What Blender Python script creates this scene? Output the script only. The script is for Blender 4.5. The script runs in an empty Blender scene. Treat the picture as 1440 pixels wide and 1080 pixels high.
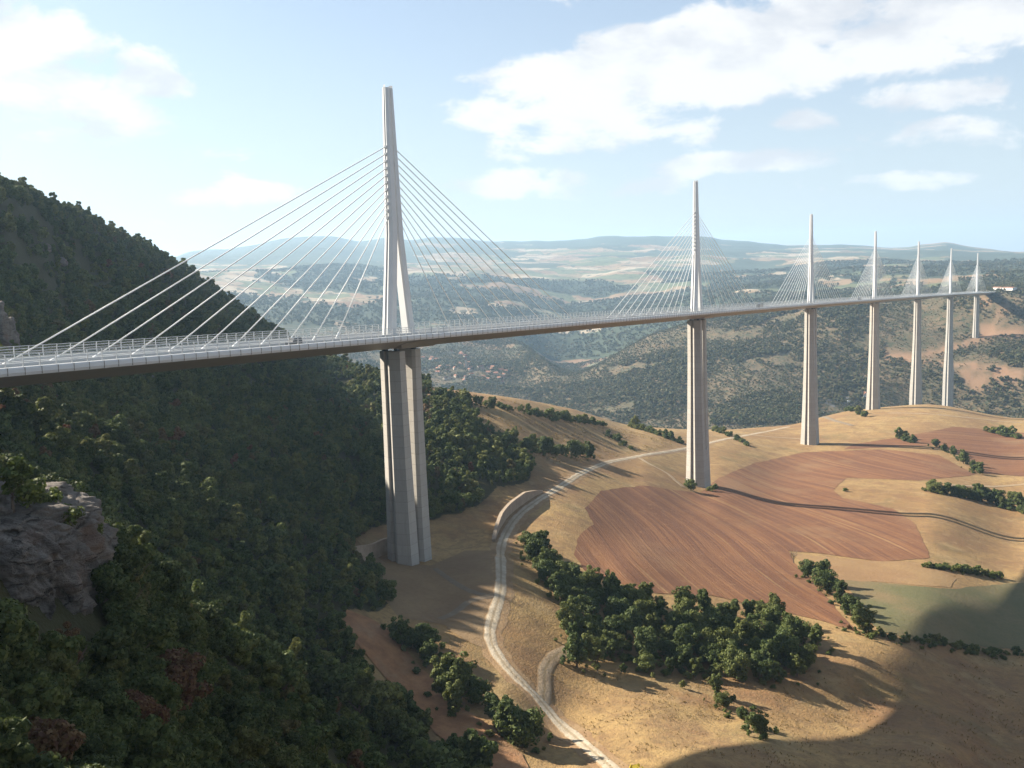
import bpy, bmesh, math, random
import numpy as np
from mathutils import Vector, Matrix
from mathutils.bvhtree import BVHTree
from mathutils.geometry import delaunay_2d_cdt

SC = bpy.context.scene
COL = SC.collection
rng = np.random.default_rng(7)
random.seed(7)

# ------------------------------------------------------------------ camera
CAM = np.array([-277.396, -199.046, 22.357])
YAW, PITCH, ROLL, FPX = 0.503536, -0.121674, -0.031624, 1315.87      # focal length in pixels of a 1440 wide frame
FW = np.array([math.cos(PITCH)*math.cos(YAW), math.cos(PITCH)*math.sin(YAW), math.sin(PITCH)])
_r = np.cross(FW, [0, 0, 1.0]); _r /= np.linalg.norm(_r); _u = np.cross(_r, FW)
RT = math.cos(ROLL)*_r + math.sin(ROLL)*_u
UP = -math.sin(ROLL)*_r + math.cos(ROLL)*_u
cd = bpy.data.cameras.new('camera'); cam = bpy.data.objects.new('camera', cd); COL.objects.link(cam)
cam.matrix_world = Matrix(((RT[0], UP[0], -FW[0], CAM[0]), (RT[1], UP[1], -FW[1], CAM[1]), (RT[2], UP[2], -FW[2], CAM[2]), (0, 0, 0, 1)))
cd.sensor_width = 36; cd.lens = 36*FPX/1440; cd.clip_start = .5; cd.clip_end = 60000
SC.camera = cam

# ------------------------------------------------------------------ sky, sun, exposure
SUN_TO = np.array([-0.10, 1.0, 0]); SUN_TO /= np.linalg.norm(SUN_TO)
SUN_EL = math.radians(31)
SUN_DIR = np.array([SUN_TO[0]*math.cos(SUN_EL), SUN_TO[1]*math.cos(SUN_EL), math.sin(SUN_EL)])
SUN_AZ = math.atan2(SUN_TO[0], SUN_TO[1])
SKY_STRENGTH, SUN_STRENGTH, EXPOSURE = 0.050, 5.0, 1.76
W = bpy.data.worlds.new('World'); SC.world = W; W.use_nodes = True
sl = bpy.data.lights.new('sun', 'SUN'); sl.energy = SUN_STRENGTH; sl.angle = math.radians(.53); sl.color = (1, .91, .77)
so = bpy.data.objects.new('sun', sl); COL.objects.link(so)
so.rotation_euler = Vector(-SUN_DIR).to_track_quat('-Z', 'Y').to_euler(); so.location = (0, 0, 900)
SC.view_settings.view_transform = 'Standard'; SC.view_settings.look = 'None'
SC.view_settings.exposure = EXPOSURE; SC.view_settings.gamma = 1; SC.view_settings.use_curve_mapping = False
SC.cycles.use_denoising = True
SC.cycles.max_bounces = 8; SC.cycles.transparent_max_bounces = 24; SC.cycles.volume_bounces = 0

# ------------------------------------------------------------------ node helper
class NT:
    def __init__(s, tree): s.t = tree; tree.nodes.clear()
    def n(s, typ, ins=None, **kw):
        nd = s.t.nodes.new(typ)
        for k, v in kw.items(): setattr(nd, k, v)
        for k, v in (ins or {}).items():
            sk = nd.inputs[k]
            if isinstance(v, bpy.types.NodeSocket): s.t.links.new(v, sk)
            elif isinstance(v, bpy.types.Node): s.t.links.new(v.outputs[0], sk)
            else:
                if isinstance(v, tuple) and len(v) == 3 and sk.type == 'RGBA': v = v + (1,)
                sk.default_value = v
        return nd
    def m(s, op, a, b=None, c=None, clamp=False):
        nd = s.t.nodes.new('ShaderNodeMath'); nd.operation = op; nd.use_clamp = clamp
        for i, v in enumerate((a, b, c)):
            if v is None: continue
            if isinstance(v, (bpy.types.NodeSocket,)): s.t.links.new(v, nd.inputs[i])
            elif isinstance(v, bpy.types.Node): s.t.links.new(v.outputs[0], nd.inputs[i])
            else: nd.inputs[i].default_value = v
        return nd.outputs[0]
    def mix(s, f, a, b, typ='MIX'):
        nd = s.t.nodes.new('ShaderNodeMix'); nd.data_type = 'RGBA'; nd.blend_type = typ
        for sk, v in ((nd.inputs['Factor'], f), (nd.inputs['A'], a), (nd.inputs['B'], b)):
            sk = [q for q in nd.inputs if q.identifier == {'Factor': 'Factor_Float', 'A': 'A_Color', 'B': 'B_Color'}[sk.name]][0]
            if isinstance(v, bpy.types.NodeSocket): s.t.links.new(v, sk)
            elif isinstance(v, bpy.types.Node): s.t.links.new(v.outputs[0], sk)
            else: sk.default_value = (v + (1,)) if isinstance(v, tuple) and len(v) == 3 else v
        return [o for o in nd.outputs if o.identifier == 'Result_Color'][0]
    def ramp(s, f, lo, hi):       # smooth 0..1 between lo and hi
        return s.n('ShaderNodeMapRange', {0: f, 1: lo, 2: hi}, interpolation_type='SMOOTHSTEP', clamp=True).outputs[0]
    def noise(s, vec, scale, detail=4, rough=.55, dist=0):
        return s.n('ShaderNodeTexNoise', {'Vector': vec, 'Scale': scale, 'Detail': detail, 'Roughness': rough, 'Distortion': dist}).outputs[0]
    def link(s, a, b): s.t.links.new(a, b)

def material(name, build, rough=.9):
    m = bpy.data.materials.new(name); m.use_nodes = True
    t = NT(m.node_tree)
    b = t.n('ShaderNodeBsdfPrincipled', {'Roughness': rough, 'Specular IOR Level': .25})
    o = t.n('ShaderNodeOutputMaterial', {'Surface': b.outputs[0]})
    build(t, b, o)
    return m

# ------------------------------------------------------------------ world: Nishita sky with scattered cumulus, the same all the way round
def build_world():
    t = NT(W.node_tree)
    sky = t.n('ShaderNodeTexSky', sky_type='NISHITA', sun_disc=False, sun_elevation=SUN_EL, sun_rotation=SUN_AZ, air_density=1.0, dust_density=1.2, ozone_density=1.0, altitude=500)
    tc = t.n('ShaderNodeTexCoord')
    d = tc.outputs['Generated']
    sep = t.n('ShaderNodeSeparateXYZ', {0: d})
    az = t.m('ARCTAN2', sep.outputs[1], sep.outputs[0]); el = t.m('ARCSINE', sep.outputs[2])
    cv = t.n('ShaderNodeCombineXYZ', {0: t.m('MULTIPLY', az, 1.0), 1: t.m('MULTIPLY', el, 1.9), 2: .37})
    nz = t.noise(cv, 11.0, 10, .60, .2)
    nz2 = t.noise(cv, 2.6, 4, .5)
    # cumulus banks: direction (azimuth, elevation) and half size in radians, from where they stand over the valley
    banks = CLOUD_BANKS
    acc = None
    for (a, e, sa, se, w) in banks:
        x = t.m('DIVIDE', t.m('SUBTRACT', az, a), sa); y = t.m('DIVIDE', t.m('SUBTRACT', el, e), se)
        r2 = t.m('ADD', t.m('MULTIPLY', x, x), t.m('MULTIPLY', y, y))
        bl = t.m('MULTIPLY', t.m('SUBTRACT', 1.0, r2), w)
        acc = bl if acc is None else t.m('MAXIMUM', acc, bl)
    acc = t.m('MAXIMUM', acc, -1.2)
    gen = t.m('SUBTRACT', t.m('MULTIPLY', nz2, 3.2), 2.35)          # scattered clouds everywhere else
    den = t.m('ADD', t.m('MAXIMUM', t.m('MULTIPLY', acc, .92), gen), t.m('MULTIPLY', t.m('SUBTRACT', nz, .5), 3.9))
    mask = t.ramp(den, -.04, .55)
    low = t.ramp(el, -.02, .10)
    mask = t.m('MULTIPLY', mask, t.m('ADD', .25, t.m('MULTIPLY', low, .75)))
    shade = t.ramp(t.noise(t.n('ShaderNodeVectorMath', {0: cv.outputs[0], 1: (.0, .055, .0)}, operation='ADD').outputs[0], 9.0, 6, .55, .15), .42, .64)
    ccol = t.mix(shade, CLOUD_LIT, CLOUD_SHADE)
    veil = t.mix(t.m('ADD', .32, t.m('MULTIPLY', t.m('SUBTRACT', 1.0, t.ramp(el, -.05, .32)), .50)), sky.outputs[0], VEIL)
    col = t.mix(t.m('MULTIPLY', mask, .93), veil, ccol)
    bg = t.n('ShaderNodeBackground', {'Color': col, 'Strength': SKY_STRENGTH})
    t.n('ShaderNodeOutputWorld', {'Surface': bg.outputs[0]})
CLOUD_LIT, CLOUD_SHADE, VEIL = (6.2, 6.1, 6.0), (4.55, 4.65, 4.9), (4.15, 4.5, 4.8)

def ray(u, v):
    d = FW + RT*(u-720)/FPX - UP*(v-540)/FPX
    return d/np.linalg.norm(d)
def azel(u, v):
    d = ray(u, v); return math.atan2(d[1], d[0]), math.asin(d[2])
def bank(u, v, su, sv, w=1.0):
    a, e = azel(u, v); k = math.cos(math.atan((u-720)/FPX))
    return (a, e, su/FPX*k, sv/FPX*k, w)
CLOUD_BANKS = [bank(800, 128, 160, 56, 1.2), bank(930, 95, 140, 66, 1.2), bank(690, 152, 75, 30, .9), bank(1090, 60, 190, 72, 1.2), bank(1290, 30, 240, 75), bank(1180, 20, 200, 70),
               bank(1040, 100, 150, 50), bank(860, 185, 150, 34, .55), bank(40, 75, 105, 85, .9), bank(-90, 40, 120, 110), bank(140, 165, 125, 38, .8), bank(215, 105, 60, 36, .6),
               bank(1300, 135, 95, 24, .6), bank(1370, 183, 120, 26, .6), bank(1130, 165, 60, 14, .45), bank(1050, 228, 160, 17, .7), bank(1230, 258, 120, 15, .6),
               bank(760, 262, 160, 22, .6), bank(330, 275, 90, 18, .5), bank(1000, -90, 420, 70), bank(200, -200, 300, 60), bank(1900, 60, 240, 70), bank(2300, 160, 160, 50)]
build_world()

# ------------------------------------------------------------------ small geometry helpers
def new_mesh(name, verts, faces, mats=(), smooth=False, fm=None):
    me = bpy.data.meshes.new(name)
    verts = np.asarray(verts, dtype=np.float32)
    if isinstance(faces, np.ndarray):
        n, k = faces.shape
        me.vertices.add(len(verts)); me.vertices.foreach_set('co', verts.ravel())
        me.loops.add(n*k); me.loops.foreach_set('vertex_index', faces.astype(np.int32).ravel())
        me.polygons.add(n); me.polygons.foreach_set('loop_start', np.arange(0, n*k, k, dtype=np.int32))
        me.update(calc_edges=True)
    else:
        me.from_pydata(verts.tolist(), [], faces)
    for m in mats: me.materials.append(m)
    if fm is not None: me.polygons.foreach_set('material_index', np.asarray(fm, dtype=np.int32))
    if smooth: me.polygons.foreach_set('use_smooth', np.ones(len(me.polygons), dtype=bool))
    return me
def link(name, data, parent=None, **props):
    o = bpy.data.objects.new(name, data); COL.objects.link(o)
    if parent: o.parent = parent
    for k, v in props.items(): o[k] = v
    return o
def empty(name, loc, rz=0, **props):
    o = bpy.data.objects.new(name, None); COL.objects.link(o); o.location = loc; o.rotation_euler = (0, 0, rz); o.empty_display_size = .5
    for k, v in props.items(): o[k] = v
    return o
class MB:
    def __init__(s): s.v = []; s.f = []; s.m = []
    def box(s, lo, hi, mi=0):
        b = len(s.v); (x0, y0, z0), (x1, y1, z1) = lo, hi
        s.v += [(x0, y0, z0), (x1, y0, z0), (x1, y1, z0), (x0, y1, z0), (x0, y0, z1), (x1, y0, z1), (x1, y1, z1), (x0, y1, z1)]
        s.f += [(b, b+3, b+2, b+1), (b+4, b+5, b+6, b+7), (b, b+1, b+5, b+4), (b+1, b+2, b+6, b+5), (b+2, b+3, b+7, b+6), (b+3, b, b+4, b+7)]; s.m += [mi]*6
    def loft(s, rings, close=True, cap=True, mi=0):
        b = len(s.v); n = len(rings[0])
        for r in rings: s.v += [tuple(p) for p in r]
        for i in range(len(rings)-1):
            for j in range(n if close else n-1):
                k = (j+1) % n
                s.f.append((b+i*n+j, b+i*n+k, b+(i+1)*n+k, b+(i+1)*n+j)); s.m.append(mi)
        if cap and close:
            s.f.append(tuple(b+j for j in reversed(range(n)))); s.m.append(mi)
            e = b+(len(rings)-1)*n; s.f.append(tuple(e+j for j in range(n))); s.m.append(mi)
    def tube(s, p, q, r0, r1=None, n=6, mi=0):
        r1 = r0 if r1 is None else r1
        p, q = np.array(p, float), np.array(q, float); d = q-p; d /= np.linalg.norm(d)
        a = np.cross(d, [0, 0, 1.0] if abs(d[2]) < .9 else [1.0, 0, 0]); a /= np.linalg.norm(a); c = np.cross(d, a)
        R = [[P+r*(math.cos(2*math.pi*i/n)*a+math.sin(2*math.pi*i/n)*c) for i in range(n)] for P, r in ((p, r0), (q, r1))]
        s.loft(R, mi=mi)
    def mesh(s, name, mats, smooth=False): return new_mesh(name, s.v, s.f, mats, smooth, s.m)
    def build(s, name, mats, parent=None, smooth=False, **props):
        return link(name, s.mesh(name, mats if isinstance(mats, (list, tuple)) else [mats], smooth), parent, **props)

def hash2(ix, iy, seed):
    h = (ix.astype(np.int64)*374761393 + iy.astype(np.int64)*668265263 + seed*974634777) & 0xffffffff
    h = ((h ^ (h >> 13))*1274126177) & 0xffffffff
    return ((h ^ (h >> 16)) & 0xffff)/65535.0
def vnoise(x, y, seed=0):
    x = np.asarray(x, float); y = np.asarray(y, float)
    ix = np.floor(x); iy = np.floor(y); fx = x-ix; fy = y-iy
    fx = fx*fx*(3-2*fx); fy = fy*fy*(3-2*fy)
    a = hash2(ix, iy, seed); b = hash2(ix+1, iy, seed); c = hash2(ix, iy+1, seed); d = hash2(ix+1, iy+1, seed)
    return (a*(1-fx)+b*fx)*(1-fy)+(c*(1-fx)+d*fx)*fy
def fbm(x, y, seed=0, oct=5, gain=.5):
    s = 0; a = 1; n = 0
    for o in range(oct):
        s = s+a*vnoise(x*2**o+o*17.3, y*2**o-o*9.1, seed+o); n += a; a *= gain
    return s/n
def inpoly(px, py, poly):
    px = np.asarray(px); py = np.asarray(py); c = np.zeros(px.shape, bool)
    n = len(poly)
    for i in range(n):
        x0, y0 = poly[i]; x1, y1 = poly[(i+1) % n]
        if y0 == y1: continue
        t = ((y0 > py) != (y1 > py)) & (px < (x1-x0)*(py-y0)/(y1-y0)+x0)
        c ^= t
    return c

# ------------------------------------------------------------------ terrain: profiles of the ground, viewpoint slope - spur - valley - crest - river - far slope - plateau
# each column is a direction; each pair is (distance in metres, sight line)
PROF = {
 -900: [(12,1500),(45,1000),(70,800),(100,600),(150,560),(200,520),(250,490),(310,470),(400,455),(500,440),(700,440),(1200,440),(1900,440),(2300,440),(2600,435),(2900,430),(3300,425),(4200,420),(6000,415),(8500,405),(12000,398),(16000,420)],
 -350: [(12,1600),(48,1120),(70,880),(98,620),(150,640),(200,590),(250,540),(310,490),(400,430),(490,395),(700,410),(1200,430),(1900,440),(2300,435),(2600,425),(2900,415),(3300,410),(4200,405),(6000,398),(8500,388),(12000,380),(16000,410)],
 -120: [(12,1650),(52,1140),(74,910),(102,650),(150,720),(200,640),(250,585),(310,520),(400,375),(510,248),(700,300),(1200,430),(1900,450),(2300,435),(2600,420),(2900,405),(3300,400),(4200,395),(6000,385),(8500,378),(12000,368),(16000,400)],
 0: [(12,1650),(55,1150),(78,930),(108,690),(150,760),(200,660),(250,600),(310,540),(405,420),(530,270),(720,330),(1200,450),(1900,470),(2300,440),(2600,420),(2900,400),(3300,400),(4200,390),(6000,380),(8500,372),(12000,362),(16000,400)],
 130: [(12,1650),(62,1150),(85,950),(115,775),(150,830),(200,740),(250,650),(370,560),(540,430),(690,316),(900,400),(1200,480),(1900,490),(2300,465),(2600,445),(2900,425),(3300,420),(4200,400),(6000,385),(8500,372),(12000,358),(16000,400)],
 215: [(12,1650),(68,1150),(92,985),(122,855),(155,890),(205,800),(255,700),(390,600),(590,470),(770,357),(980,440),(1200,520),(2000,510),(2400,480),(2700,455),(3000,435),(3300,430),(4200,405),(6000,388),(8500,372),(12000,357),(16000,395)],
 300: [(12,1650),(84,1150),(112,1020),(140,910),(165,935),(215,850),(265,750),(390,640),(600,510),(800,412),(1000,490),(1200,560),(2000,535),(2400,500),(2700,470),(3000,450),(3300,445),(4200,412),(6000,388),(8500,368),(12000,348),(16000,390)],
 385: [(12,1650),(98,1150),(128,1035),(160,958),(188,970),(225,880),(275,780),(380,670),(580,560),(800,472),(1000,540),(1200,590),(2000,555),(2400,515),(2700,485),(3000,462),(3300,452),(4200,418),(6000,388),(8500,364),(12000,343),(16000,385)],
 460: [(12,1650),(120,1150),(152,1065),(185,1000),(208,985),(235,900),(285,800),(365,700),(530,600),(760,510),(960,570),(1200,605),(2050,560),(2450,520),(2750,490),(3050,465),(3350,455),(4200,420),(6000,388),(8500,362),(12000,341),(16000,385)],
 530: [(12,1650),(145,1150),(180,1060),(208,1000),(226,960),(250,890),(300,825),(345,780),(470,640),(720,530),(920,580),(1200,615),(2100,560),(2500,522),(2800,492),(3100,468),(3400,458),(4200,424),(6000,390),(8500,362),(12000,340),(16000,385)],
 600: [(12,1650),(168,1130),(196,1050),(220,990),(236,955),(262,890),(305,832),(350,778),(460,650),(720,543),(920,590),(1250,625),(2150,560),(2550,523),(2850,493),(3150,470),(3450,458),(4200,428),(6000,392),(8500,362),(12000,339),(16000,385)],
 700: [(12,1650),(176,1120),(198,1060),(215,1010),(235,965),(270,890),(320,808),(390,740),(510,645),(740,556),(920,600),(1300,632),(2150,556),(2550,522),(2850,495),(3150,473),(3450,462),(4200,432),(6000,395),(8500,362),(12000,338),(16000,385)],
 800: [(12,1650),(178,1120),(200,1070),(228,1015),(250,965),(285,895),(335,815),(420,730),(570,650),(860,574),(1030,610),(1350,640),(1950,580),(2100,558),(2250,538),(2400,524),(2900,530),(4000,465),(5500,410),(8500,362),(12000,337),(16000,385)],
 900: [(12,1650),(178,1120),(199,1070),(230,1010),(265,955),(305,880),(365,800),(460,740),(630,660),(960,600),(1120,630),(1400,650),(1850,592),(2050,555),(2300,515),(2600,482),(3000,490),(4000,448),(5500,405),(8500,362),(12000,337),(16000,385)],
 1000: [(12,1650),(186,1120),(203,1070),(243,1010),(278,950),(325,870),(400,800),(500,745),(640,688),(1080,604),(1220,630),(1450,648),(1830,592),(2050,548),(2350,492),(2700,448),(3050,455),(4000,425),(5500,395),(8500,360),(12000,334),(16000,385)],
 1100: [(12,1650),(194,1120),(216,1070),(262,1000),(292,940),(345,870),(430,800),(550,740),(740,680),(1210,599),(1330,620),(1520,640),(1830,590),(2050,540),(2350,478),(2650,439),(3000,437),(4000,412),(5500,388),(8500,361),(12000,341),(16000,385)],
 1200: [(12,1650),(208,1120),(234,1070),(280,1000),(305,935),(365,865),(460,795),(600,730),(810,665),(1390,577),(1480,592),(1620,608),(1860,590),(2080,542),(2330,470),(2650,429),(3000,428),(3900,407),(5500,382),(8500,360),(12000,344),(16000,385)],
 1300: [(12,1650),(218,1120),(244,1065),(294,995),(334,930),(385,860),(490,790),(640,722),(850,660),(1420,569),(1510,582),(1660,600),(2010,580),(2140,528),(2350,466),(2600,420),(2900,416),(3800,398),(5500,376),(8500,359),(12000,343),(16000,385)],
 1440: [(12,1650),(250,1120),(284,1065),(330,990),(382,925),(448,860),(535,800),(640,758),(880,670),(1400,588),(1500,595),(1660,604),(2010,584),(2150,520),(2345,474),(2520,403),(2850,400),(3800,390),(5500,373),(8500,360),(12000,350),(16000,385)],
 1700: [(12,1650),(255,1110),(290,1050),(338,975),(392,910),(458,845),(545,785),(650,735),(880,655),(1400,575),(1500,585),(1660,590),(2010,570),(2150,512),(2345,465),(2550,405),(2850,397),(3800,382),(5500,366),(8500,352),(12000,342),(16000,385)],
 2300: [(12,1650),(240,1110),(268,1050),(305,965),(350,900),(420,825),(520,765),(650,715),(880,635),(1400,555),(1500,565),(1620,560),(1780,535),(2020,492),(2330,445),(2550,385),(2850,377),(3800,362),(5500,346),(8500,332),(12000,322),(16000,385)],
}
def pchip(x, y, xq):
    """monotone cubic through (x, y); x (n,), y (n, m) -> (q, m)"""
    x = np.asarray(x, float); y = np.asarray(y, float)
    if y.ndim == 1: y = y[:, None]
    h = np.diff(x)[:, None]; dl = np.diff(y, axis=0)/h
    m = np.zeros_like(y)
    w1 = 2*h[1:]+h[:-1]; w2 = h[1:]+2*h[:-1]
    s = dl[:-1]*dl[1:] > 0
    with np.errstate(divide='ignore', invalid='ignore'):
        hm = (w1+w2)/(w1/dl[:-1]+w2/dl[1:])
    m[1:-1] = np.where(s, hm, 0); m[0] = dl[0]; m[-1] = dl[-1]
    i = np.clip(np.searchsorted(x, xq)-1, 0, len(x)-2)
    t = ((xq-x[i])/h[i, 0])[:, None]; H = h[i]
    return (1+2*t)*(1-t)**2*y[i]+t*(1-t)**2*H*m[i]+t*t*(3-2*t)*y[i+1]+t*t*(t-1)*H*m[i+1]

UC = np.array(sorted(PROF)); KN = len(PROF[0])
PD = np.array([[math.log(a) for a, b in PROF[u]] for u in UC]); PV = np.array([[b for a, b in PROF[u]] for u in UC], float)
gu = np.concatenate([np.arange(-900, -60, 12.), np.arange(-60, 1500, 2.3), np.arange(1500, 2301, 14.)])
ld = np.concatenate([np.linspace(math.log(12), math.log(45), 40, endpoint=False), np.linspace(math.log(45), math.log(16000), 700)])
KD = pchip(UC, PD, gu); KV = pchip(UC, PV, gu)
V = np.zeros((len(gu), len(ld)))
for i in range(len(gu)):
    V[i] = pchip(KD[i], KV[i], ld)[:, 0]
U = np.repeat(gu[:, None], len(ld), 1); D = np.exp(np.repeat(ld[None, :], len(gu), 0))
def at(u, v, dist):
    u = np.asarray(u, float); v = np.asarray(v, float)
    d = FW + RT*((u-720)/FPX)[..., None] - UP*((v-540)/FPX)[..., None]
    return CAM + d*(dist/np.hypot(d[..., 0], d[..., 1]))[..., None]
kf = np.clip((D-7000)/4000, 0, 1)
V += kf*((fbm(U/150, U*0+3.3, 91, 4)-.5)*30 + (fbm(U/420+9, U*0+8.8, 92, 2)-.5)*14)
P = at(U, V, D)

# land cover, by the stretch of ground each patch lies on: (distance range, outline)
WOOD_A = [(-950,-200),(0,262),(215,350),(385,465),(460,503),(530,522),(600,538),(598,575),(630,556),(662,566),(672,600),(715,622),(748,655),(745,676),(700,688),(662,712),(610,727),(560,728),(520,742),(495,758),(500,790),(530,815),(552,842),(530,860),(490,858),(472,872),(492,915),(525,965),(572,1015),(622,1052),(680,1095),(660,1400),(-950,1700)]
EARTH_C = [[(1242,494),(1290,499),(1340,486),(1378,474),(1440,470),(1440,478),(1385,481),(1345,492),(1300,504),(1246,503)],
           [(1242,502),(1300,508),(1370,517),(1440,524),(1440,534),(1400,530),(1340,519),(1290,515),(1244,512)],
           [(1345,525),(1372,532),(1398,536),(1440,530),(1436,540),(1400,543),(1388,546),(1380,556),(1360,545)],
           [(1378,455),(1400,462),(1424,466),(1440,468),(1440,476),(1378,476)],
           [(1376,418),(1392,421),(1400,430),(1390,434),(1377,428)],
           [(1385,447),(1415,439),(1440,431),(1440,434),(1412,444),(1386,451)]]
cover = np.zeros(U.shape+(4,), np.float32)
nzc = fbm(P[..., 0]/45, P[..., 1]/45, 3)
jit = (fbm(U/14, D/(D*.02+1), 5)-.5)*10
wa = (D < 930) & inpoly(U+jit, V+jit*.6, WOOD_A)
hillC = (D > 1550) & (D < 3300) & (U+(fbm(P[..., 0]/160, P[..., 1]/160, 55)-.5)*220 > 470)
woodC = hillC & (fbm(P[..., 0]/130, P[..., 1]/130, 21, 4) > .36)
earth = np.zeros(U.shape, bool)
for e in EARTH_C: earth |= (D > 1700) & (D < 2760) & inpoly(U, V, e)
def soften(a, n):
    a = a.astype(float)
    for _ in range(n): a[1:-1, 1:-1] = (a[:-2, 1:-1]+a[2:, 1:-1]+a[1:-1, :-2]+a[1:-1, 2:]+a[1:-1, 1:-1]*2)/6
    return a
lv = V+.0316*(U-720)                                     # sight line above the level horizon
thr = np.interp(lv, [330, 352, 364, 382, 402, 430, 480, 560], [.27, .29, .51, .58, .45, .43, .45, .48])-.07*np.clip((U-900)/300, 0, 1)
woodfar = soften((fbm(P[..., 0]/520, P[..., 1]/520, 41, 6, .6) > thr) & (D > 2500), 1)
cover[..., 0] = soften(wa, 3)
cover[..., 1] = np.clip((np.log(D)-math.log(1450))/.12, 0, 1)
cover[..., 2] = soften(earth, 1)
cover[..., 3] = np.clip((np.log(D)-math.log(2700))/.15, 0, 1)

# relief
rough = np.where(wa, .011, .0035)
rough = np.where((D > 1450), .011, rough); rough = np.where(D > 3300, .012, rough)
rough = np.where((D > 300) & (D < 1450) & ~wa, .0015, rough)
for _ in range(6):
    rough[1:-1, 1:-1] = (rough[:-2, 1:-1]+rough[2:, 1:-1]+rough[1:-1, :-2]+rough[1:-1, 2:])/4
wl = np.clip(D*.16, 14, 900)
wl = np.where(D > 2800, 520., np.where(D > 1300, 230., np.where(D > 500, 90., 40.)))
amp = rough*D
hz = np.zeros(U.shape)
for w in (40., 90., 230., 520.):
    k = np.clip(1-np.abs(np.log(D*.13)-math.log(w))/1.0, 0, 1)
    hz += k*(fbm(P[..., 0]/w, P[..., 1]/w, int(w), 5)-.5)*2
far = np.clip((D-3000)/2500, 0, 1)*np.clip((11500-D)/2500, 0, 1)
ridged = 1-np.abs(fbm(P[..., 0]/1500, P[..., 1]/1500, 77, 5)*2-1)*2
P[..., 2] += amp*hz + far*ridged*38
nu, nd = U.shape
ii = np.arange(nu*nd).reshape(nu, nd)
faces = np.stack([ii[:-1, :-1], ii[:-1, 1:], ii[1:, 1:], ii[1:, :-1]], -1).reshape(-1, 4)[:, ::-1]
verts = P.reshape(-1, 3)
tris = np.concatenate([faces[:, [0, 1, 2]], faces[:, [0, 2, 3]]])
BVH = BVHTree.FromPolygons(verts.tolist(), tris.tolist(), all_triangles=True)
def ground(x, y):
    h = BVH.ray_cast(Vector((float(x), float(y), 3000.)), Vector((0, 0, -1.)))
    return h[0].z if h[0] else -100.
def pick(u, v, dmin=0.):
    d = ray(u, v); o = CAM+d*dmin
    h = BVH.ray_cast(Vector(o), Vector(d))
    if h[0] is None: return None
    return np.array(h[0])

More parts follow.
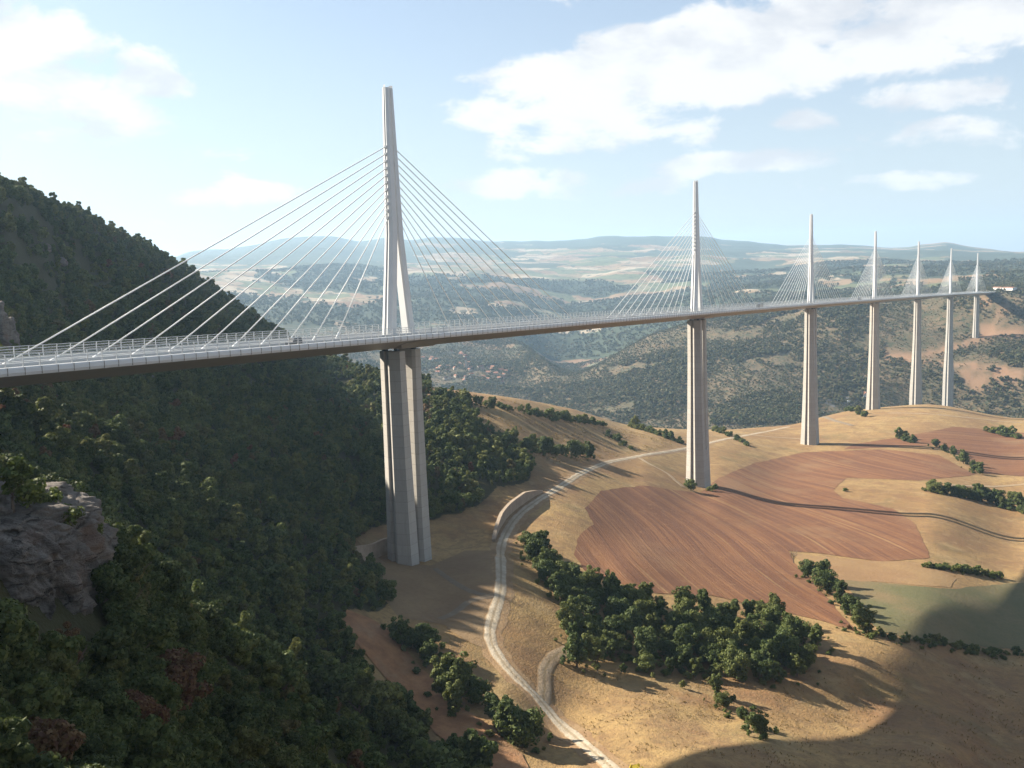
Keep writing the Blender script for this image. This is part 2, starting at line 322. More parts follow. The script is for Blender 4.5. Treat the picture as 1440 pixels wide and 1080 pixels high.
# ------------------------------------------------------------------ materials
def pos(t): return t.n('ShaderNodeNewGeometry').outputs['Position']
def bump(t, b, h, dist, strength=1.0):
    n = t.n('ShaderNodeBump', {'Height': h, 'Distance': dist, 'Strength': strength}); t.link(n.outputs[0], b.inputs['Normal'])
def m_terrain(t, b, o):
    p = pos(t); a = t.n('ShaderNodeAttribute', attribute_name='cover')
    s = t.n('ShaderNodeSeparateColor', {0: a.outputs['Color']}); woodf, across, earthf = s.outputs[0], s.outputs[1], s.outputs[2]
    farf = a.outputs['Alpha']
    n1 = t.noise(p, .012, 6, .6); n2 = t.noise(p, .05, 6, .65); n3 = t.noise(p, .35, 5, .7)
    grass = t.mix(t.ramp(n1, .38, .62), (.29, .190, .076), (.215, .124, .050))
    grass = t.mix(t.m('MULTIPLY', t.ramp(n2, .45, .72), .7), grass, (.155, .078, .040))
    grass = t.mix(t.m('MULTIPLY', t.ramp(t.noise(p, .028, 5, .6), .54, .70), .55), grass, (.105, .092, .036))
    grass = t.mix(t.m('MULTIPLY', t.ramp(n3, .35, .75), .45), grass, (.115, .078, .038))
    grass = t.mix(t.m('MULTIPLY', t.ramp(t.noise(p, .13, 7, .78, .6), .46, .62), .62), grass, (.135, .080, .038))
    grass = t.mix(t.m('MULTIPLY', t.ramp(t.noise(p, .45, 6, .8, .5), .52, .68), .5), grass, (.09, .068, .030))
    grass = t.mix(t.m('MULTIPLY', t.ramp(t.noise(p, .055, 5, .7, .3), .52, .70), .5), grass, (.30, .21, .10))
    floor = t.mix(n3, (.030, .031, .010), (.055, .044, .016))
    scrub = t.mix(t.ramp(t.noise(p, .02, 6, .65), .38, .62), (.066, .056, .030), (.120, .085, .048))
    scrub = t.mix(t.ramp(t.noise(p, .09, 4, .6), .5, .62), scrub, (.042, .046, .022))
    # far farmland: plots, hedges and woods
    wp = t.n('ShaderNodeVectorMath', {0: p, 1: t.n('ShaderNodeVectorMath', {0: t.n('ShaderNodeTexNoise', {'Vector': p, 'Scale': .0016, 'Detail': 4}).outputs['Color'], 1: (420., 420., 0.)}, operation='MULTIPLY').outputs[0]}, operation='ADD').outputs[0]
    flat = t.n('ShaderNodeVectorMath', {0: wp, 1: (1., .62, 0.)}, operation='MULTIPLY').outputs[0]
    vo = t.n('ShaderNodeTexVoronoi', {'Vector': flat, 'Scale': .0062})
    vs = t.n('ShaderNodeSeparateColor', {0: vo.outputs['Color']})
    plot = t.mix(vs.outputs[0], (.165, .098, .056), (.21, .15, .082)); plot = t.mix(t.ramp(vs.outputs[1], .50, .6), plot, (.085, .095, .042))
    plot = t.mix(t.ramp(vs.outputs[2], .80, .86), plot, (.27, .215, .15))
    wood = t.ramp(t.m('ADD', t.n('ShaderNodeAttribute', attribute_name='wood').outputs['Fac'], t.m('MULTIPLY', t.m('SUBTRACT', t.noise(p, .012, 4, .65), .5), .9)), .42, .58)
    hedge = t.ramp(t.noise(p, .02, 3, .6), .56, .60)
    forest = t.mix(t.noise(p, .03, 5, .7), (.020, .030, .015), (.048, .058, .028))
    farc = t.mix(wood, plot, forest); farc = t.mix(t.m('MULTIPLY', hedge, .8), farc, (.03, .038, .019))
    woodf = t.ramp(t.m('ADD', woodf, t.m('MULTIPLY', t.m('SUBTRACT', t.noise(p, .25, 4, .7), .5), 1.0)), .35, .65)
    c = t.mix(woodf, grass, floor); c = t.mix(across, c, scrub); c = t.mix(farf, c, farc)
    c = t.mix(earthf, c, t.mix(n2, (.25, .150, .088), (.19, .112, .066)))
    t.link(c, b.inputs['Base Color'])
    bump(t, b, t.m('ADD', t.m('MULTIPLY', n3, .5), t.m('MULTIPLY', t.noise(p, 1.4, 3, .6), .25)), .9, .8)
M_TERRAIN = material('dry_ground', m_terrain, .95)

def soil(c1, c2, c3=None, sc=.05, fine=.6):
    def f(t, b, o):
        p = pos(t); n = t.noise(p, sc, 6, .62); n2 = t.noise(p, fine, 5, .7)
        c = t.mix(t.ramp(n, .35, .65), c1, c2)
        if c3: c = t.mix(t.m('MULTIPLY', t.ramp(t.noise(p, sc*.45, 5, .6), .5, .68), .8), c, c3)
        c = t.mix(t.m('MULTIPLY', t.ramp(n2, .4, .75), .4), c, tuple(x*.6 for x in (c1 if len(c1) == 3 else c1[:3])))
        t.link(c, b.inputs['Base Color']); bump(t, b, n2, .5, .7)
    return f
def m_plough(t, b, o):
    p = pos(t); uv = t.n('ShaderNodeUVMap', uv_map='furrow').outputs[0]
    sx = t.n('ShaderNodeSeparateXYZ', {0: uv})
    wob = t.m('MULTIPLY', t.m('SUBTRACT', t.noise(p, .03, 3), .5), 1.4)
    f = t.m('ADD', sx.outputs[0], wob)
    fv = t.n('ShaderNodeCombineXYZ', {0: f, 1: t.m('MULTIPLY', sx.outputs[1], .012), 2: 0.})
    band = t.noise(fv, .16, 4, .75)                       # passes of the plough, several metres wide
    fine = t.noise(fv, .9, 3, .7)
    n = t.noise(p, .011, 5, .6); n2 = t.noise(p, .8, 4, .7)
    c = t.mix(t.ramp(band, .36, .64), (.118, .048, .021), (.198, .090, .036))
    c = t.mix(t.m('MULTIPLY', t.ramp(fine, .42, .68), .5), c, (.082, .037, .024))
    c = t.mix(t.m('MULTIPLY', t.ramp(n, .50, .66), .55), c, (.205, .125, .063))
    line = t.ramp(t.noise(fv, .28, 3, .6), .60, .70)
    c = t.mix(t.m('MULTIPLY', line, .72), c, (.29, .175, .075))
    c = t.mix(t.m('MULTIPLY', n2, .3), c, (.080, .038, .025))
    c = t.mix(t.m('MULTIPLY', t.ramp(t.noise(p, .035, 5, .65), .50, .68), .45), c, (.105, .048, .027))
    c = t.mix(t.m('MULTIPLY', t.ramp(t.noise(p, .22, 5, .75), .52, .72), .35), c, (.25, .14, .066))
    t.link(c, b.inputs['Base Color']); bump(t, b, t.m('ADD', fine, t.m('MULTIPLY', n2, .6)), .45, 1.0)
M_PLOUGH = material('ploughed_red_soil', m_plough, .95)
M_STUBBLE = material('stubble', soil((.235, .150, .068), (.195, .115, .054), (.165, .095, .045), .03), .95)
M_GREEN = material('thin_green_crop', soil((.088, .085, .036), (.125, .102, .048), (.155, .105, .052), .03), .95)
M_PAD = material('bare_levelled_earth', soil((.205, .135, .068), (.17, .108, .056), (.215, .15, .082), .05), .95)
M_GRAVEL = material('white_limestone_gravel', soil((.37, .315, .235), (.27, .22, .155), (.23, .175, .115), .18, .9), .9)
def ruts(c1, c2, c3, mid_c, edge_c):
    base = soil(c1, c2, c3, .18, .9)
    def f(t, b, o):
        base(t, b, o); c0 = b.inputs['Base Color'].links[0].from_socket; p = pos(t)
        x = t.n('ShaderNodeSeparateXYZ', {0: t.n('ShaderNodeUVMap', uv_map='across').outputs[0]}).outputs[0]
        x = t.m('ADD', x, t.m('MULTIPLY', t.m('SUBTRACT', t.noise(p, .25, 4, .7), .5), .14)); d = t.m('ABSOLUTE', t.m('SUBTRACT', x, .5))
        c = t.mix(t.m('MULTIPLY', t.m('SUBTRACT', 1.0, t.ramp(d, .04, .13)), .75), c0, mid_c)
        c = t.mix(t.ramp(t.m('ADD', d, t.m('MULTIPLY', t.m('SUBTRACT', t.noise(p, .6, 4, .75), .5), .22)), .36, .47), c, edge_c)
        t.link(c, b.inputs['Base Color'])
    return f
M_GRAVEL = material('white_limestone_gravel', ruts((.40, .34, .255), (.31, .255, .18), (.26, .20, .135), (.22, .165, .095), (.235, .15, .075)), .9)
M_TRACK_R = material('rutted_farm_track', ruts((.31, .235, .15), (.25, .18, .11), None, (.20, .145, .075), (.22, .14, .07)), .9)
M_PATH = material('grey_crushed_stone', soil((.185, .145, .10), (.155, .115, .075), None, .1, .9), .9)
M_TRACK = material('dusty_farm_track', soil((.255, .19, .12), (.20, .14, .085), None, .1, .9), .9)
M_VERGE = material('bare_verge', soil((.25, .165, .085), (.20, .12, .06), (.27, .19, .10), .15, .9), .95)
M_BANK = material('orange_clay_bank', soil((.29, .150, .070), (.20, .100, .050), (.25, .155, .085), .2, 1.2), .95)
def m_asphalt(t, b, o):
    p = pos(t); n = t.noise(p, .3, 5, .6)
    t.link(t.mix(n, (.062, .062, .064), (.11, .108, .104)), b.inputs['Base Color'])
M_ASPHALT = material('asphalt', m_asphalt, .85)
def m_concrete(t, b, o):
    g = t.n('ShaderNodeTexCoord').outputs['Object']; s = t.n('ShaderNodeSeparateXYZ', {0: g})
    lift = t.m('FRACT', t.m('DIVIDE', s.outputs[2], 4.0))
    jn = t.m('SUBTRACT', 1.0, t.ramp(t.m('ABSOLUTE', t.m('SUBTRACT', lift, .5)), .455, .495))
    cell = t.n('ShaderNodeTexWhiteNoise', {0: t.n('ShaderNodeCombineXYZ', {0: t.m('FLOOR', t.m('DIVIDE', s.outputs[2], 4.0)), 1: 0., 2: 0.}).outputs[0]}, noise_dimensions='3D').outputs[0]
    st = t.noise(t.n('ShaderNodeVectorMath', {0: g, 1: (1.0, 1.0, .09)}, operation='MULTIPLY').outputs[0], .8, 5, .65)
    n = t.noise(g, .5, 5, .6)
    c = t.mix(n, (.33, .308, .272), (.40, .375, .335))
    c = t.mix(t.m('MULTIPLY', cell, .22), c, (.23, .215, .195)); c = t.mix(t.m('MULTIPLY', t.ramp(st, .5, .75), .35), c, (.20, .187, .167))
    c = t.mix(t.m('MULTIPLY', t.m('SUBTRACT', 1.0, jn), .35), c, (.17, .16, .147))
    t.link(c, b.inputs['Base Color']); bump(t, b, t.m('ADD', jn, t.m('MULTIPLY', n, .3)), .06, .6)
M_CONC = material('pale_cast_concrete', m_concrete, .85)
def paint(c, var=.06, rough=.45):
    def f(t, b, o):
        g = t.n('ShaderNodeTexCoord').outputs['Object']; n = t.noise(g, .25, 5, .6)
        t.link(t.mix(n, tuple(x*(1-var*2) for x in c), tuple(min(.9, x*(1+var)) for x in c)), b.inputs['Base Color']); b.inputs['Roughness'].default_value = rough
    return f
M_STEEL = material('white_painted_steel', paint((.55, .55, .545)), .45)
M_GIRDER = material('beige_grey_painted_girder', paint((.25, .225, .185), .07), .5)
M_CABLE = material('white_cable_sheath', paint((.66, .66, .65), .02), .4)
M_DARK = material('dark_rubber_and_steel', paint((.06, .06, .06)), .6)
M_MARK = material('white_road_paint', paint((.72, .72, .70)), .7)
def m_pane(t, b, o):
    tr = t.n('ShaderNodeBsdfTransparent', {'Color': (.93, .95, .96)})
    g = t.n('ShaderNodeBsdfPrincipled', {'Base Color': (.62, .65, .66), 'Roughness': .12})
    mx = t.n('ShaderNodeMixShader', {0: .10, 1: tr.outputs[0], 2: g.outputs[0]}); t.link(mx.outputs[0], o.inputs[0])
M_PANE = material('clear_acrylic_pane', m_pane)

# ------------------------------------------------------------------ terrain object
ter = new_mesh('terrain', verts, faces, [M_TERRAIN], True)
ca = ter.color_attributes.new('cover', 'FLOAT_COLOR', 'POINT'); ca.data.foreach_set('color', cover.reshape(-1, 4).ravel())
wf = ter.attributes.new('wood', 'FLOAT', 'POINT'); wf.data.foreach_set('value', woodfar.astype(np.float32).ravel())
link('terrain', ter, kind='structure')

# ------------------------------------------------------------------ sheets and ribbons laid on the ground
def dens(poly, step=5., closed=True):
    out = []; n = len(poly)
    for i in range(n if closed else n-1):
        a = np.array(poly[i], float); b = np.array(poly[(i+1) % n], float); k = max(1, int(np.linalg.norm(b-a)/step))
        out += [tuple(a+(b-a)*j/k) for j in range(k)]
    if not closed: out.append(tuple(poly[-1]))
    return out
def sheet(name, px, mat, step, lift=.16, furrow=None, jitter=3., **props):
    pts = [pick(u, v) for u, v in dens(px)]
    pts = [p for p in pts if p is not None]
    xy = np.array([(p[0], p[1]) for p in pts])
    if jitter:
        xy += np.stack([(fbm(xy[:, 0]/9, xy[:, 1]/9, 4)-.5), (fbm(xy[:, 0]/9, xy[:, 1]/9, 9)-.5)], 1)*jitter
    lo, hi = xy.min(0), xy.max(0)
    gx, gy = np.meshgrid(np.arange(lo[0], hi[0], step), np.arange(lo[1], hi[1], step)); gx = gx.ravel(); gy = gy.ravel()
    ins = inpoly(gx, gy, xy.tolist())
    allp = np.concatenate([xy, np.stack([gx[ins], gy[ins]], 1)])
    n = len(xy)
    vs, es, fs, *_ = delaunay_2d_cdt([Vector(q) for q in allp.tolist()], [(i, (i+1) % n) for i in range(n)], [list(range(n))], 2, .01)
    co = [(v.x, v.y, ground(v.x, v.y)+lift) for v in vs]
    me = new_mesh(name, co, [tuple(f) for f in fs], [mat], True)
    if furrow:
        uv = me.uv_layers.new(name='furrow'); c = np.array(co); a, bb = furrow(c[:, 0], c[:, 1], c[:, 2])
        li = np.zeros(len(me.loops), np.int32); me.loops.foreach_get('vertex_index', li)
        uv.data.foreach_set('uv', np.stack([a[li], bb[li]], 1).ravel().astype(np.float32))
    return link(name, me, kind='structure', **props)
def smooth_line(pts, step):
    pts = np.array(pts, float)
    for _ in range(3):
        q = [pts[0]]
        for i in range(len(pts)-1): q += [pts[i]*.75+pts[i+1]*.25, pts[i]*.25+pts[i+1]*.75]
        q.append(pts[-1]); pts = np.array(q)
    s = np.concatenate([[0], np.cumsum(np.linalg.norm(np.diff(pts, axis=0), axis=1))])
    k = np.arange(0, s[-1], step)
    return np.stack([np.interp(k, s, pts[:, i]) for i in range(2)], 1)
def ground_line(px, step=3.):
    return smooth_line([pick(u, v)[:2] for u, v in px], step)
def ribbon(name, px, width, mat, lift=.3, step=3., wob=.22, **props):
    L = ground_line(px, step) if not isinstance(px, np.ndarray) else px
    T = np.gradient(L, axis=0); T /= np.linalg.norm(T, axis=1)[:, None]; Nn = np.stack([-T[:, 1], T[:, 0]], 1)
    nc = 7; vs = []; 
    for i in range(len(L)):
        w = width*(1+wob*(vnoise(i*.8, 3.3)-.5)*2)
        row = [L[i]+Nn[i]*w*(j/(nc-1)-.5) for j in range(nc)]
        for j, q in enumerate(row): vs.append((q[0], q[1], ground(*q)+lift*(.4 if j in (0, nc-1) else 1.)))
    fs = [(i*nc+j, i*nc+j+1, (i+1)*nc+j+1, (i+1)*nc+j) for i in range(len(L)-1) for j in range(nc-1)]
    me = new_mesh(name, vs, fs, [mat], True); uv = me.uv_layers.new(name='across'); li = np.zeros(len(me.loops), np.int32); me.loops.foreach_get('vertex_index', li)
    uv.data.foreach_set('uv', np.stack([(li % nc)/(nc-1), (li//nc)*step*.2], 1).ravel().astype(np.float32))
    return link(name, me, kind='structure', **props)

def fur(cx, cy, ang, bend, kz=0.):
    def f(x, y, z):
        dx, dy = x-cx, y-cy; a = ang
        s = dx*math.cos(a)+dy*math.sin(a); n = -dx*math.sin(a)+dy*math.cos(a)
        return n+bend*np.sin(s/95.)*6+11*(fbm(x/130, y/130, 31, 2)-.5)+kz*z, s
    return f
def mid(u, v): return pick(u, v)
def bearing(p_, q_): return math.atan2(*(mid(*q_)-mid(*p_))[[1, 0]])
c1 = mid(960, 780); c2 = mid(1200, 660)
sheet('ploughed_field', [(806,780),(812,755),(835,738),(822,715),(845,690),(905,683),(985,694),(1012,672),(1060,652),(1130,636),(1240,632),(1320,640),(1372,668),(1290,676),(1190,672),(1172,690),(1185,700),(1255,715),(1285,735),(1310,785),(1240,790),(1150,778),(1108,775),(1125,800),(1207,889),(1150,872),(1000,838),(905,834),(860,815),(830,810)],
      M_PLOUGH, 3.6, furrow=fur(c1[0], c1[1], bearing((890, 745), (1010, 830)), 1.5, 1.0))
sheet('ploughed_field', [(1187,632),(1200,625),(1270,614),(1345,600),(1440,609),(1500,615),(1500,672),(1440,670),(1380,666),(1370,648),(1320,626),(1250,629)], M_PLOUGH, 5., furrow=fur(c2[0], c2[1], bearing((1250, 640), (1400, 648)), .6, .5))
sheet('stubble_field', [(1112,778),(1180,786),(1300,792),(1345,815),(1335,826),(1230,818),(1190,830),(1150,806)], M_STUBBLE, 4., lift=.12)
sheet('green_field', [(1185,816),(1232,819),(1335,828),(1410,822),(1500,816),(1500,918),(1290,903),(1240,888),(1212,858)], M_GREEN, 3.6, jitter=4.)
sheet('earth_pad', [(520,778),(545,792),(606,796),(655,775),(700,775),(702,800),(700,845),(688,885),(692,915),(665,905),(625,880),(560,868),(535,840),(515,805)], M_PAD, 2.5, lift=.12, jitter=3.)
sheet('clay_bank', [(488,858),(520,870),(552,888),(580,925),(615,965),(655,1000),(695,1028),(735,1062),(750,1090),(690,1095),(655,1062),(612,1030),(572,990),(535,945),(502,905),(482,878)], M_BANK, 2., lift=.25, jitter=3.)
ROAD = [(880,1100),(850,1072),(800,1028),(760,985),(735,963),(706,932),(690,905),(688,885),(696,858),(704,838),(705,800),(703,772),(713,745),(731,722),(757,704),(790,684),(818,665),(850,651),(880,645),(920,638),(962,631),(1000,622),(1050,612),(1110,600)]
ribbon('road_verge', ROAD, 8.0, M_VERGE, .10, wob=.35)
ribbon('gravel_road', ROAD, 4.2, M_GRAVEL, .26)
ribbon('gravel_track', [(764,990),(766,965),(765,942),(776,925),(796,914),(815,908)], 4.2, M_TRACK_R, .18)
ribbon('gravel_track', [(898,643),(915,654),(940,666),(950,676),(962,686)], 4.0, M_TRACK_R, .18)
ribbon('stone_path', [(612,800),(632,815),(655,830),(678,838),(700,839)], 2.6, M_PATH, .22)
ribbon('stone_path', [(700,839),(672,842),(655,848),(640,862),(615,872)], 3.0, M_PATH, .20)
ribbon('farm_track', [(1330,682),(1375,684),(1440,680),(1490,676)], 4.5, M_TRACK_R, .3)
ribbon('farm_track', [(1005,607),(1060,613),(1130,616),(1128,622)], 4.5, M_TRACK_R, .3)
ribbon('access_road', [(1000,600),(1060,597),(1105,594),(1130,590),(1160,590),(1200,599)], 6.0, M_PATH, .4)
ribbon('access_road', [(1250,581),(1300,582),(1340,586),(1380,589),(1440,594)], 7.0, M_TRACK_R, .3)
# ------------------------------------------------------------------ the viaduct
KAPPA, SLOPE, SPAN = -4.903e-5, -0.030059, 342.0
def bridge(s, b=0., z=0.):
    """point at arc length s from the near pylon, b metres to the left (west), z above the road"""
    th = s*KAPPA; x = math.sin(th)/KAPPA; y = (1-math.cos(th))/KAPPA
    return np.array([x-math.sin(th)*b, y+math.cos(th)*b, s*SLOPE+z])
S0, S1 = -222., 6*SPAN+216.
VIA = empty('viaduct', (0, 0, -83.), label='long white multi-span cable-stayed viaduct on tall concrete piers crossing the valley', category='viaduct')
VIA_INV = Matrix.Translation((0, 0, 83.))
def vpart(mb, name, mats, parent=None, smooth=False, **props):
    o = mb.build(name, mats, parent or VIA, smooth, **props)
    if parent is None: o.matrix_parent_inverse = VIA_INV
    return o
def sweep(sec, s0=S0, s1=S1, n=260):
    mb = MB(); mb.loft([[bridge(s, b, z) for b, z in sec] for s in np.linspace(s0, s1, n)]); return mb
deck = vpart(sweep([(-15.4,-.12),(15.4,-.12),(15.75,-.95),(4.6,-4.2),(-4.6,-4.2),(-15.75,-.95)]), 'deck_girder', M_GIRDER)
vpart(sweep([(-14.6,0.0),(14.6,0.0),(14.6,-.115),(-14.6,-.115)]), 'carriageway', M_ASPHALT)
for sg in (-1, 1):
    vpart(sweep([(sg*15.42,-1.0),(sg*16.05,-1.0),(sg*16.35,-.35),(sg*16.3,.45),(sg*16.05,.75),(sg*15.42,.75)][::sg]), 'cornice', M_STEEL)
    vpart(sweep([(sg*2.4,.004),(sg*2.9,.004),(sg*2.9,.75),(sg*2.7,.8),(sg*2.4,.75)][::sg]), 'median_barrier', M_STEEL)
    vpart(sweep([(sg*13.6,.004),(sg*14.0,.004),(sg*14.0,.7),(sg*13.6,.7)][::sg]), 'guard_rail', M_STEEL)
    for bb in (3.6, 11.1):
        mb = MB(); mb.loft([[bridge(s, sg*bb, .004), bridge(s, sg*(bb+.25), .004)][::-sg] for s in np.linspace(S0, S1, 260)], close=False); vpart(mb, 'edge_line', M_MARK)
    mb = MB()
    for s in np.arange(S0+5, 700, 13.):
        b0 = len(mb.v); mb.v += [tuple(bridge(s, sg*7.3, .004)), tuple(bridge(s, sg*7.5, .004)), tuple(bridge(s+3, sg*7.5, .004)), tuple(bridge(s+3, sg*7.3, .004))]; mb.f.append((b0, b0+1, b0+2, b0+3)); mb.m.append(0)
    vpart(mb, 'lane_dashes', M_MARK, kind='stuff')

# wind screens: a frame and a clear pane per bay
BAY = 11.56/3
def screen_mesh(sg):
    mb = MB()
    pr = [(15.75, .76), (15.9, 1.8), (15.86, 3.0), (15.72, 3.55)]
    for i in range(3):                                       # post, slightly curved
        (b0, z0), (b1, z1) = pr[i], pr[i+1]
        mb.loft([[(x, sg*b+dy, z) for x, dy in ((-.07, -.11), (.07, -.11), (.07, .11), (-.07, .11))] for b, z in ((b0, z0), (b1, z1))], cap=(i == 2))
    for b, z in ((15.86, 1.45), (15.89, 2.15), (15.88, 2.85), (15.72, 3.52)):
        mb.loft([[(x, sg*b+dy, z+dz) for dy, dz in ((-.05, -.06), (.05, -.06), (.05, .06), (-.05, .06))][::1] for x in (.0, BAY)], cap=False)
    mb.box((-.06, min(sg*16.28, sg*16.42), -.9), (.06, max(sg*16.28, sg*16.42), .74), 2)
    b0 = len(mb.v)
    for i in range(4):
        b, z = pr[i]; mb.v += [(.08, sg*(b-.07), z), (BAY-.08, sg*(b-.07), z)]
    for i in range(3): mb.f.append((b0+2*i, b0+2*i+1, b0+2*i+3, b0+2*i+2)); mb.m.append(1)
    return mb
for sg in (-1, 1):
    scr = screen_mesh(sg); me = scr.mesh('windscreen_bay', [M_STEEL, M_PANE, M_GIRDER])
    vv = np.array(scr.v); ss = np.arange(S0, S1-BAY, BAY); nn = 140
    far_v = []; far_f = []; far_m = []
    def frame(s):
        th = s*KAPPA; o = bridge(s); return Matrix(((math.cos(th), -math.sin(th), 0, o[0]), (math.sin(th), math.cos(th), 0, o[1]), (SLOPE, 0, 1, o[2]), (0, 0, 0, 1)))
    for s in ss[nn:]:
        M = np.array(frame(s)); b0 = len(far_v); far_v += [tuple(q) for q in (vv@M[:3, :3].T+M[:3, 3])]
        far_f += [tuple(b0+i for i in f) for f in scr.f]; far_m += scr.m
    wr = link('windscreen', new_mesh('windscreen', far_v, far_f, [M_STEEL, M_PANE, M_GIRDER], False, far_m), VIA, kind='stuff'); wr.matrix_parent_inverse = VIA_INV
    for s in ss[:nn]:
        o = bpy.data.objects.new('windscreen_bay', me); COL.objects.link(o); o.parent = wr; o.matrix_local = frame(s)

# piers
PIER_BASE = [min(ground(bridge(k*SPAN)[0]+dx, bridge(k*SPAN)[1]+dy) for dx in (-8, 8) for dy in (-6, 6))-2.5 for k in range(7)]; print('bases', PIER_BASE, [float(ground(*bridge(k*SPAN)[:2])) for k in range(7)])
COLP = [(.32, 1.), (.60, 1.), (.88, .42), (.72, .34), (.72, .28), (1.0, -.14), (.78, -1.), (.10, -1.), (.0, -.72)]      # one column: inner side at 0, outer nose at 1
def half_w(d): return 4.7+3.6*(min(max(d, 0), 150.)/140.)**2+max(0, d-150.)*.008
def col_ring(i, sg, d, zt, split):
    hb = half_w(d); out = 7.6+.9*(d/140.); inn = 2.75-2.0*min(d, 90.)/90. if split else .05
    pts = []
    for a, b in (COLP if split else [(0., 1.)]+COLP[1:7]+[(0., -1.)]):
        A = inn+a*(out-inn); pts.append((sg*A, b*hb))
    ring = [bridge(i*SPAN, 0, zt-d)+np.array([x*math.cos(th_)-y*math.sin(th_), x*math.sin(th_)+y*math.cos(th_), 0]) for th_ in (i*SPAN*KAPPA,) for x, y in pts]
    return ring if sg < 0 else ring[::-1]
for i in range(7):
    road_z = i*SPAN*SLOPE; zt = -5.3; H = road_z+zt-PIER_BASE[i]
    core = MB(); c0 = bridge(i*SPAN)
    if H > 92:
        for sg in (-1, 1):
            core.loft([col_ring(i, sg, d, zt, False) for d in np.linspace(89.5, H, 16)])
        d0 = 88.
        core.loft([[bridge(i*SPAN, b*half_w(d), zt-d)+np.array([a, 0, 0]) for a, b in ((-4.5, .82), (4.5, .82), (4.5, -.82), (-4.5, -.82))] for d in np.linspace(d0, H, 8)])
    else:
        core.loft([[bridge(i*SPAN, b*half_w(H)*1.12, zt-d)+np.array([a, 0, 0]) for a, b in ((-9.3, 1), (9.3, 1), (9.3, -1), (-9.3, -1))] for d in (H+1.0, H+3)])
    pier = vpart(core, 'pier', M_CONC)
    for sg in (-1, 1):
        mb = MB(); mb.loft([col_ring(i, sg, d, zt, True) for d in np.linspace(0, min(H, 90.), 20)])
        o = vpart(mb, 'pier_column', M_CONC, pier); 
        for bb in (-2.6, 2.6):
            mb = MB(); c = bridge(i*SPAN, bb, 0); mb.box((c[0]+sg*5.2-.9, c[1]-.7, c[2]-5.3), (c[0]+sg*5.2+.9, c[1]+.7, c[2]-4.2)); vpart(mb, 'bearing', M_DARK, pier)
    mb = MB()                                                # deck deepens over the pier
    mb.loft([[bridge(i*SPAN+a, b, z) for b, z in sec] for a, sec in ((-13.5, [(-13.2,-1.9),(13.2,-1.9),(10.5,-2.7),(-10.5,-2.7)]), (-9.6, [(-14.4,-1.5),(14.4,-1.5),(8.2,-4.25),(-8.2,-4.25)]), (9.6, [(-14.4,-1.5),(14.4,-1.5),(8.2,-4.25),(-8.2,-4.25)]), (13.5, [(-13.2,-1.9),(13.2,-1.9),(10.5,-2.7),(-10.5,-2.7)]))])
    vpart(mb, 'pier_diaphragm', M_GIRDER)

mb = MB(); mb.loft([[bridge(s, b, z) for b, z in ((-14, -1.3), (14, -1.3), (16, -60), (-16, -60))] for s in (S1-16, S1+45)]); vpart(mb, 'abutment', M_CONC)
# pylons and stays
LEGP = [(.34, 1.), (.78, 1.), (.93, .45), (.80, .38), (.80, .28), (1.0, -.25), (.84, -1.), (.10, -1.), (.0, -.62)]
def leg_ring(i, sg, h):
    t = h/87.; inn = max(.16, 4.3*(1-h/36.)); out = 7.7+(3.7-7.7)*min(1, h/36.) if h < 36 else 3.7+(1.75-3.7)*((h-36)/51.)
    hb = 2.3+(1.15-2.3)*t
    pts = [(sg*(inn+a*(out-inn)), b*hb) for a, b in LEGP]
    ring = [bridge(i*SPAN, y, h)+np.array([x, 0, 0]) for x, y in pts]
    return ring[::-1] if sg < 0 else ring
def anchor_h(k): return 42.2+(66.8-42.2)*k/10
DECK_A = [35.5+11.56*k for k in range(11)]
for i in range(7):
    py = None
    for sg in (-1, 1):
        mb = MB(); mb.loft([leg_ring(i, sg, h)[::-1] for h in list(np.linspace(0.02, 36, 8))+list(np.linspace(40, 86.2, 10))+[87.]])
        mb.loft([leg_ring(i, sg, h)[::-1][2:6] for h in (87., 87.9)])
        if py is None: py = vpart(mb, 'pylon', M_STEEL)
        else: vpart(mb, 'pylon_leg', M_STEEL, py)
    for h in np.linspace(37.5, 85.5, 3):
        mb = MB(); mb.box(tuple(bridge(i*SPAN, -.7, h)-np.array([.3, 0, .4])), tuple(bridge(i*SPAN, .7, h)+np.array([.3, 0, .4])))
        vpart(mb, 'pylon_web', M_STEEL, py)
    for sg in (-1, 1):
        for k in range(11):
            h = anchor_h(k); out = (3.7+(1.75-3.7)*((h-36)/51.))
            a = bridge(i*SPAN, 0, h)+np.array([sg*(out-.5), 0, 0]); e = bridge(i*SPAN+sg*DECK_A[k], 0, .1)
            mb = MB(); mb.tube(a, e, .175, n=6)
            d = (a-e)/np.linalg.norm(a-e)
            mb.tube(e-d*.3, e+d*3.2, .36, .27, 6); cb = vpart(mb, 'stay_cable', M_CABLE, None, True)
            mb = MB(); q = a+np.array([sg*.55, 0, -.2]); mb.box(tuple(q-np.array([.55, .5, .45])), tuple(q+np.array([.45, .5, .35]))); vpart(mb, 'stay_anchor', M_STEEL, py)

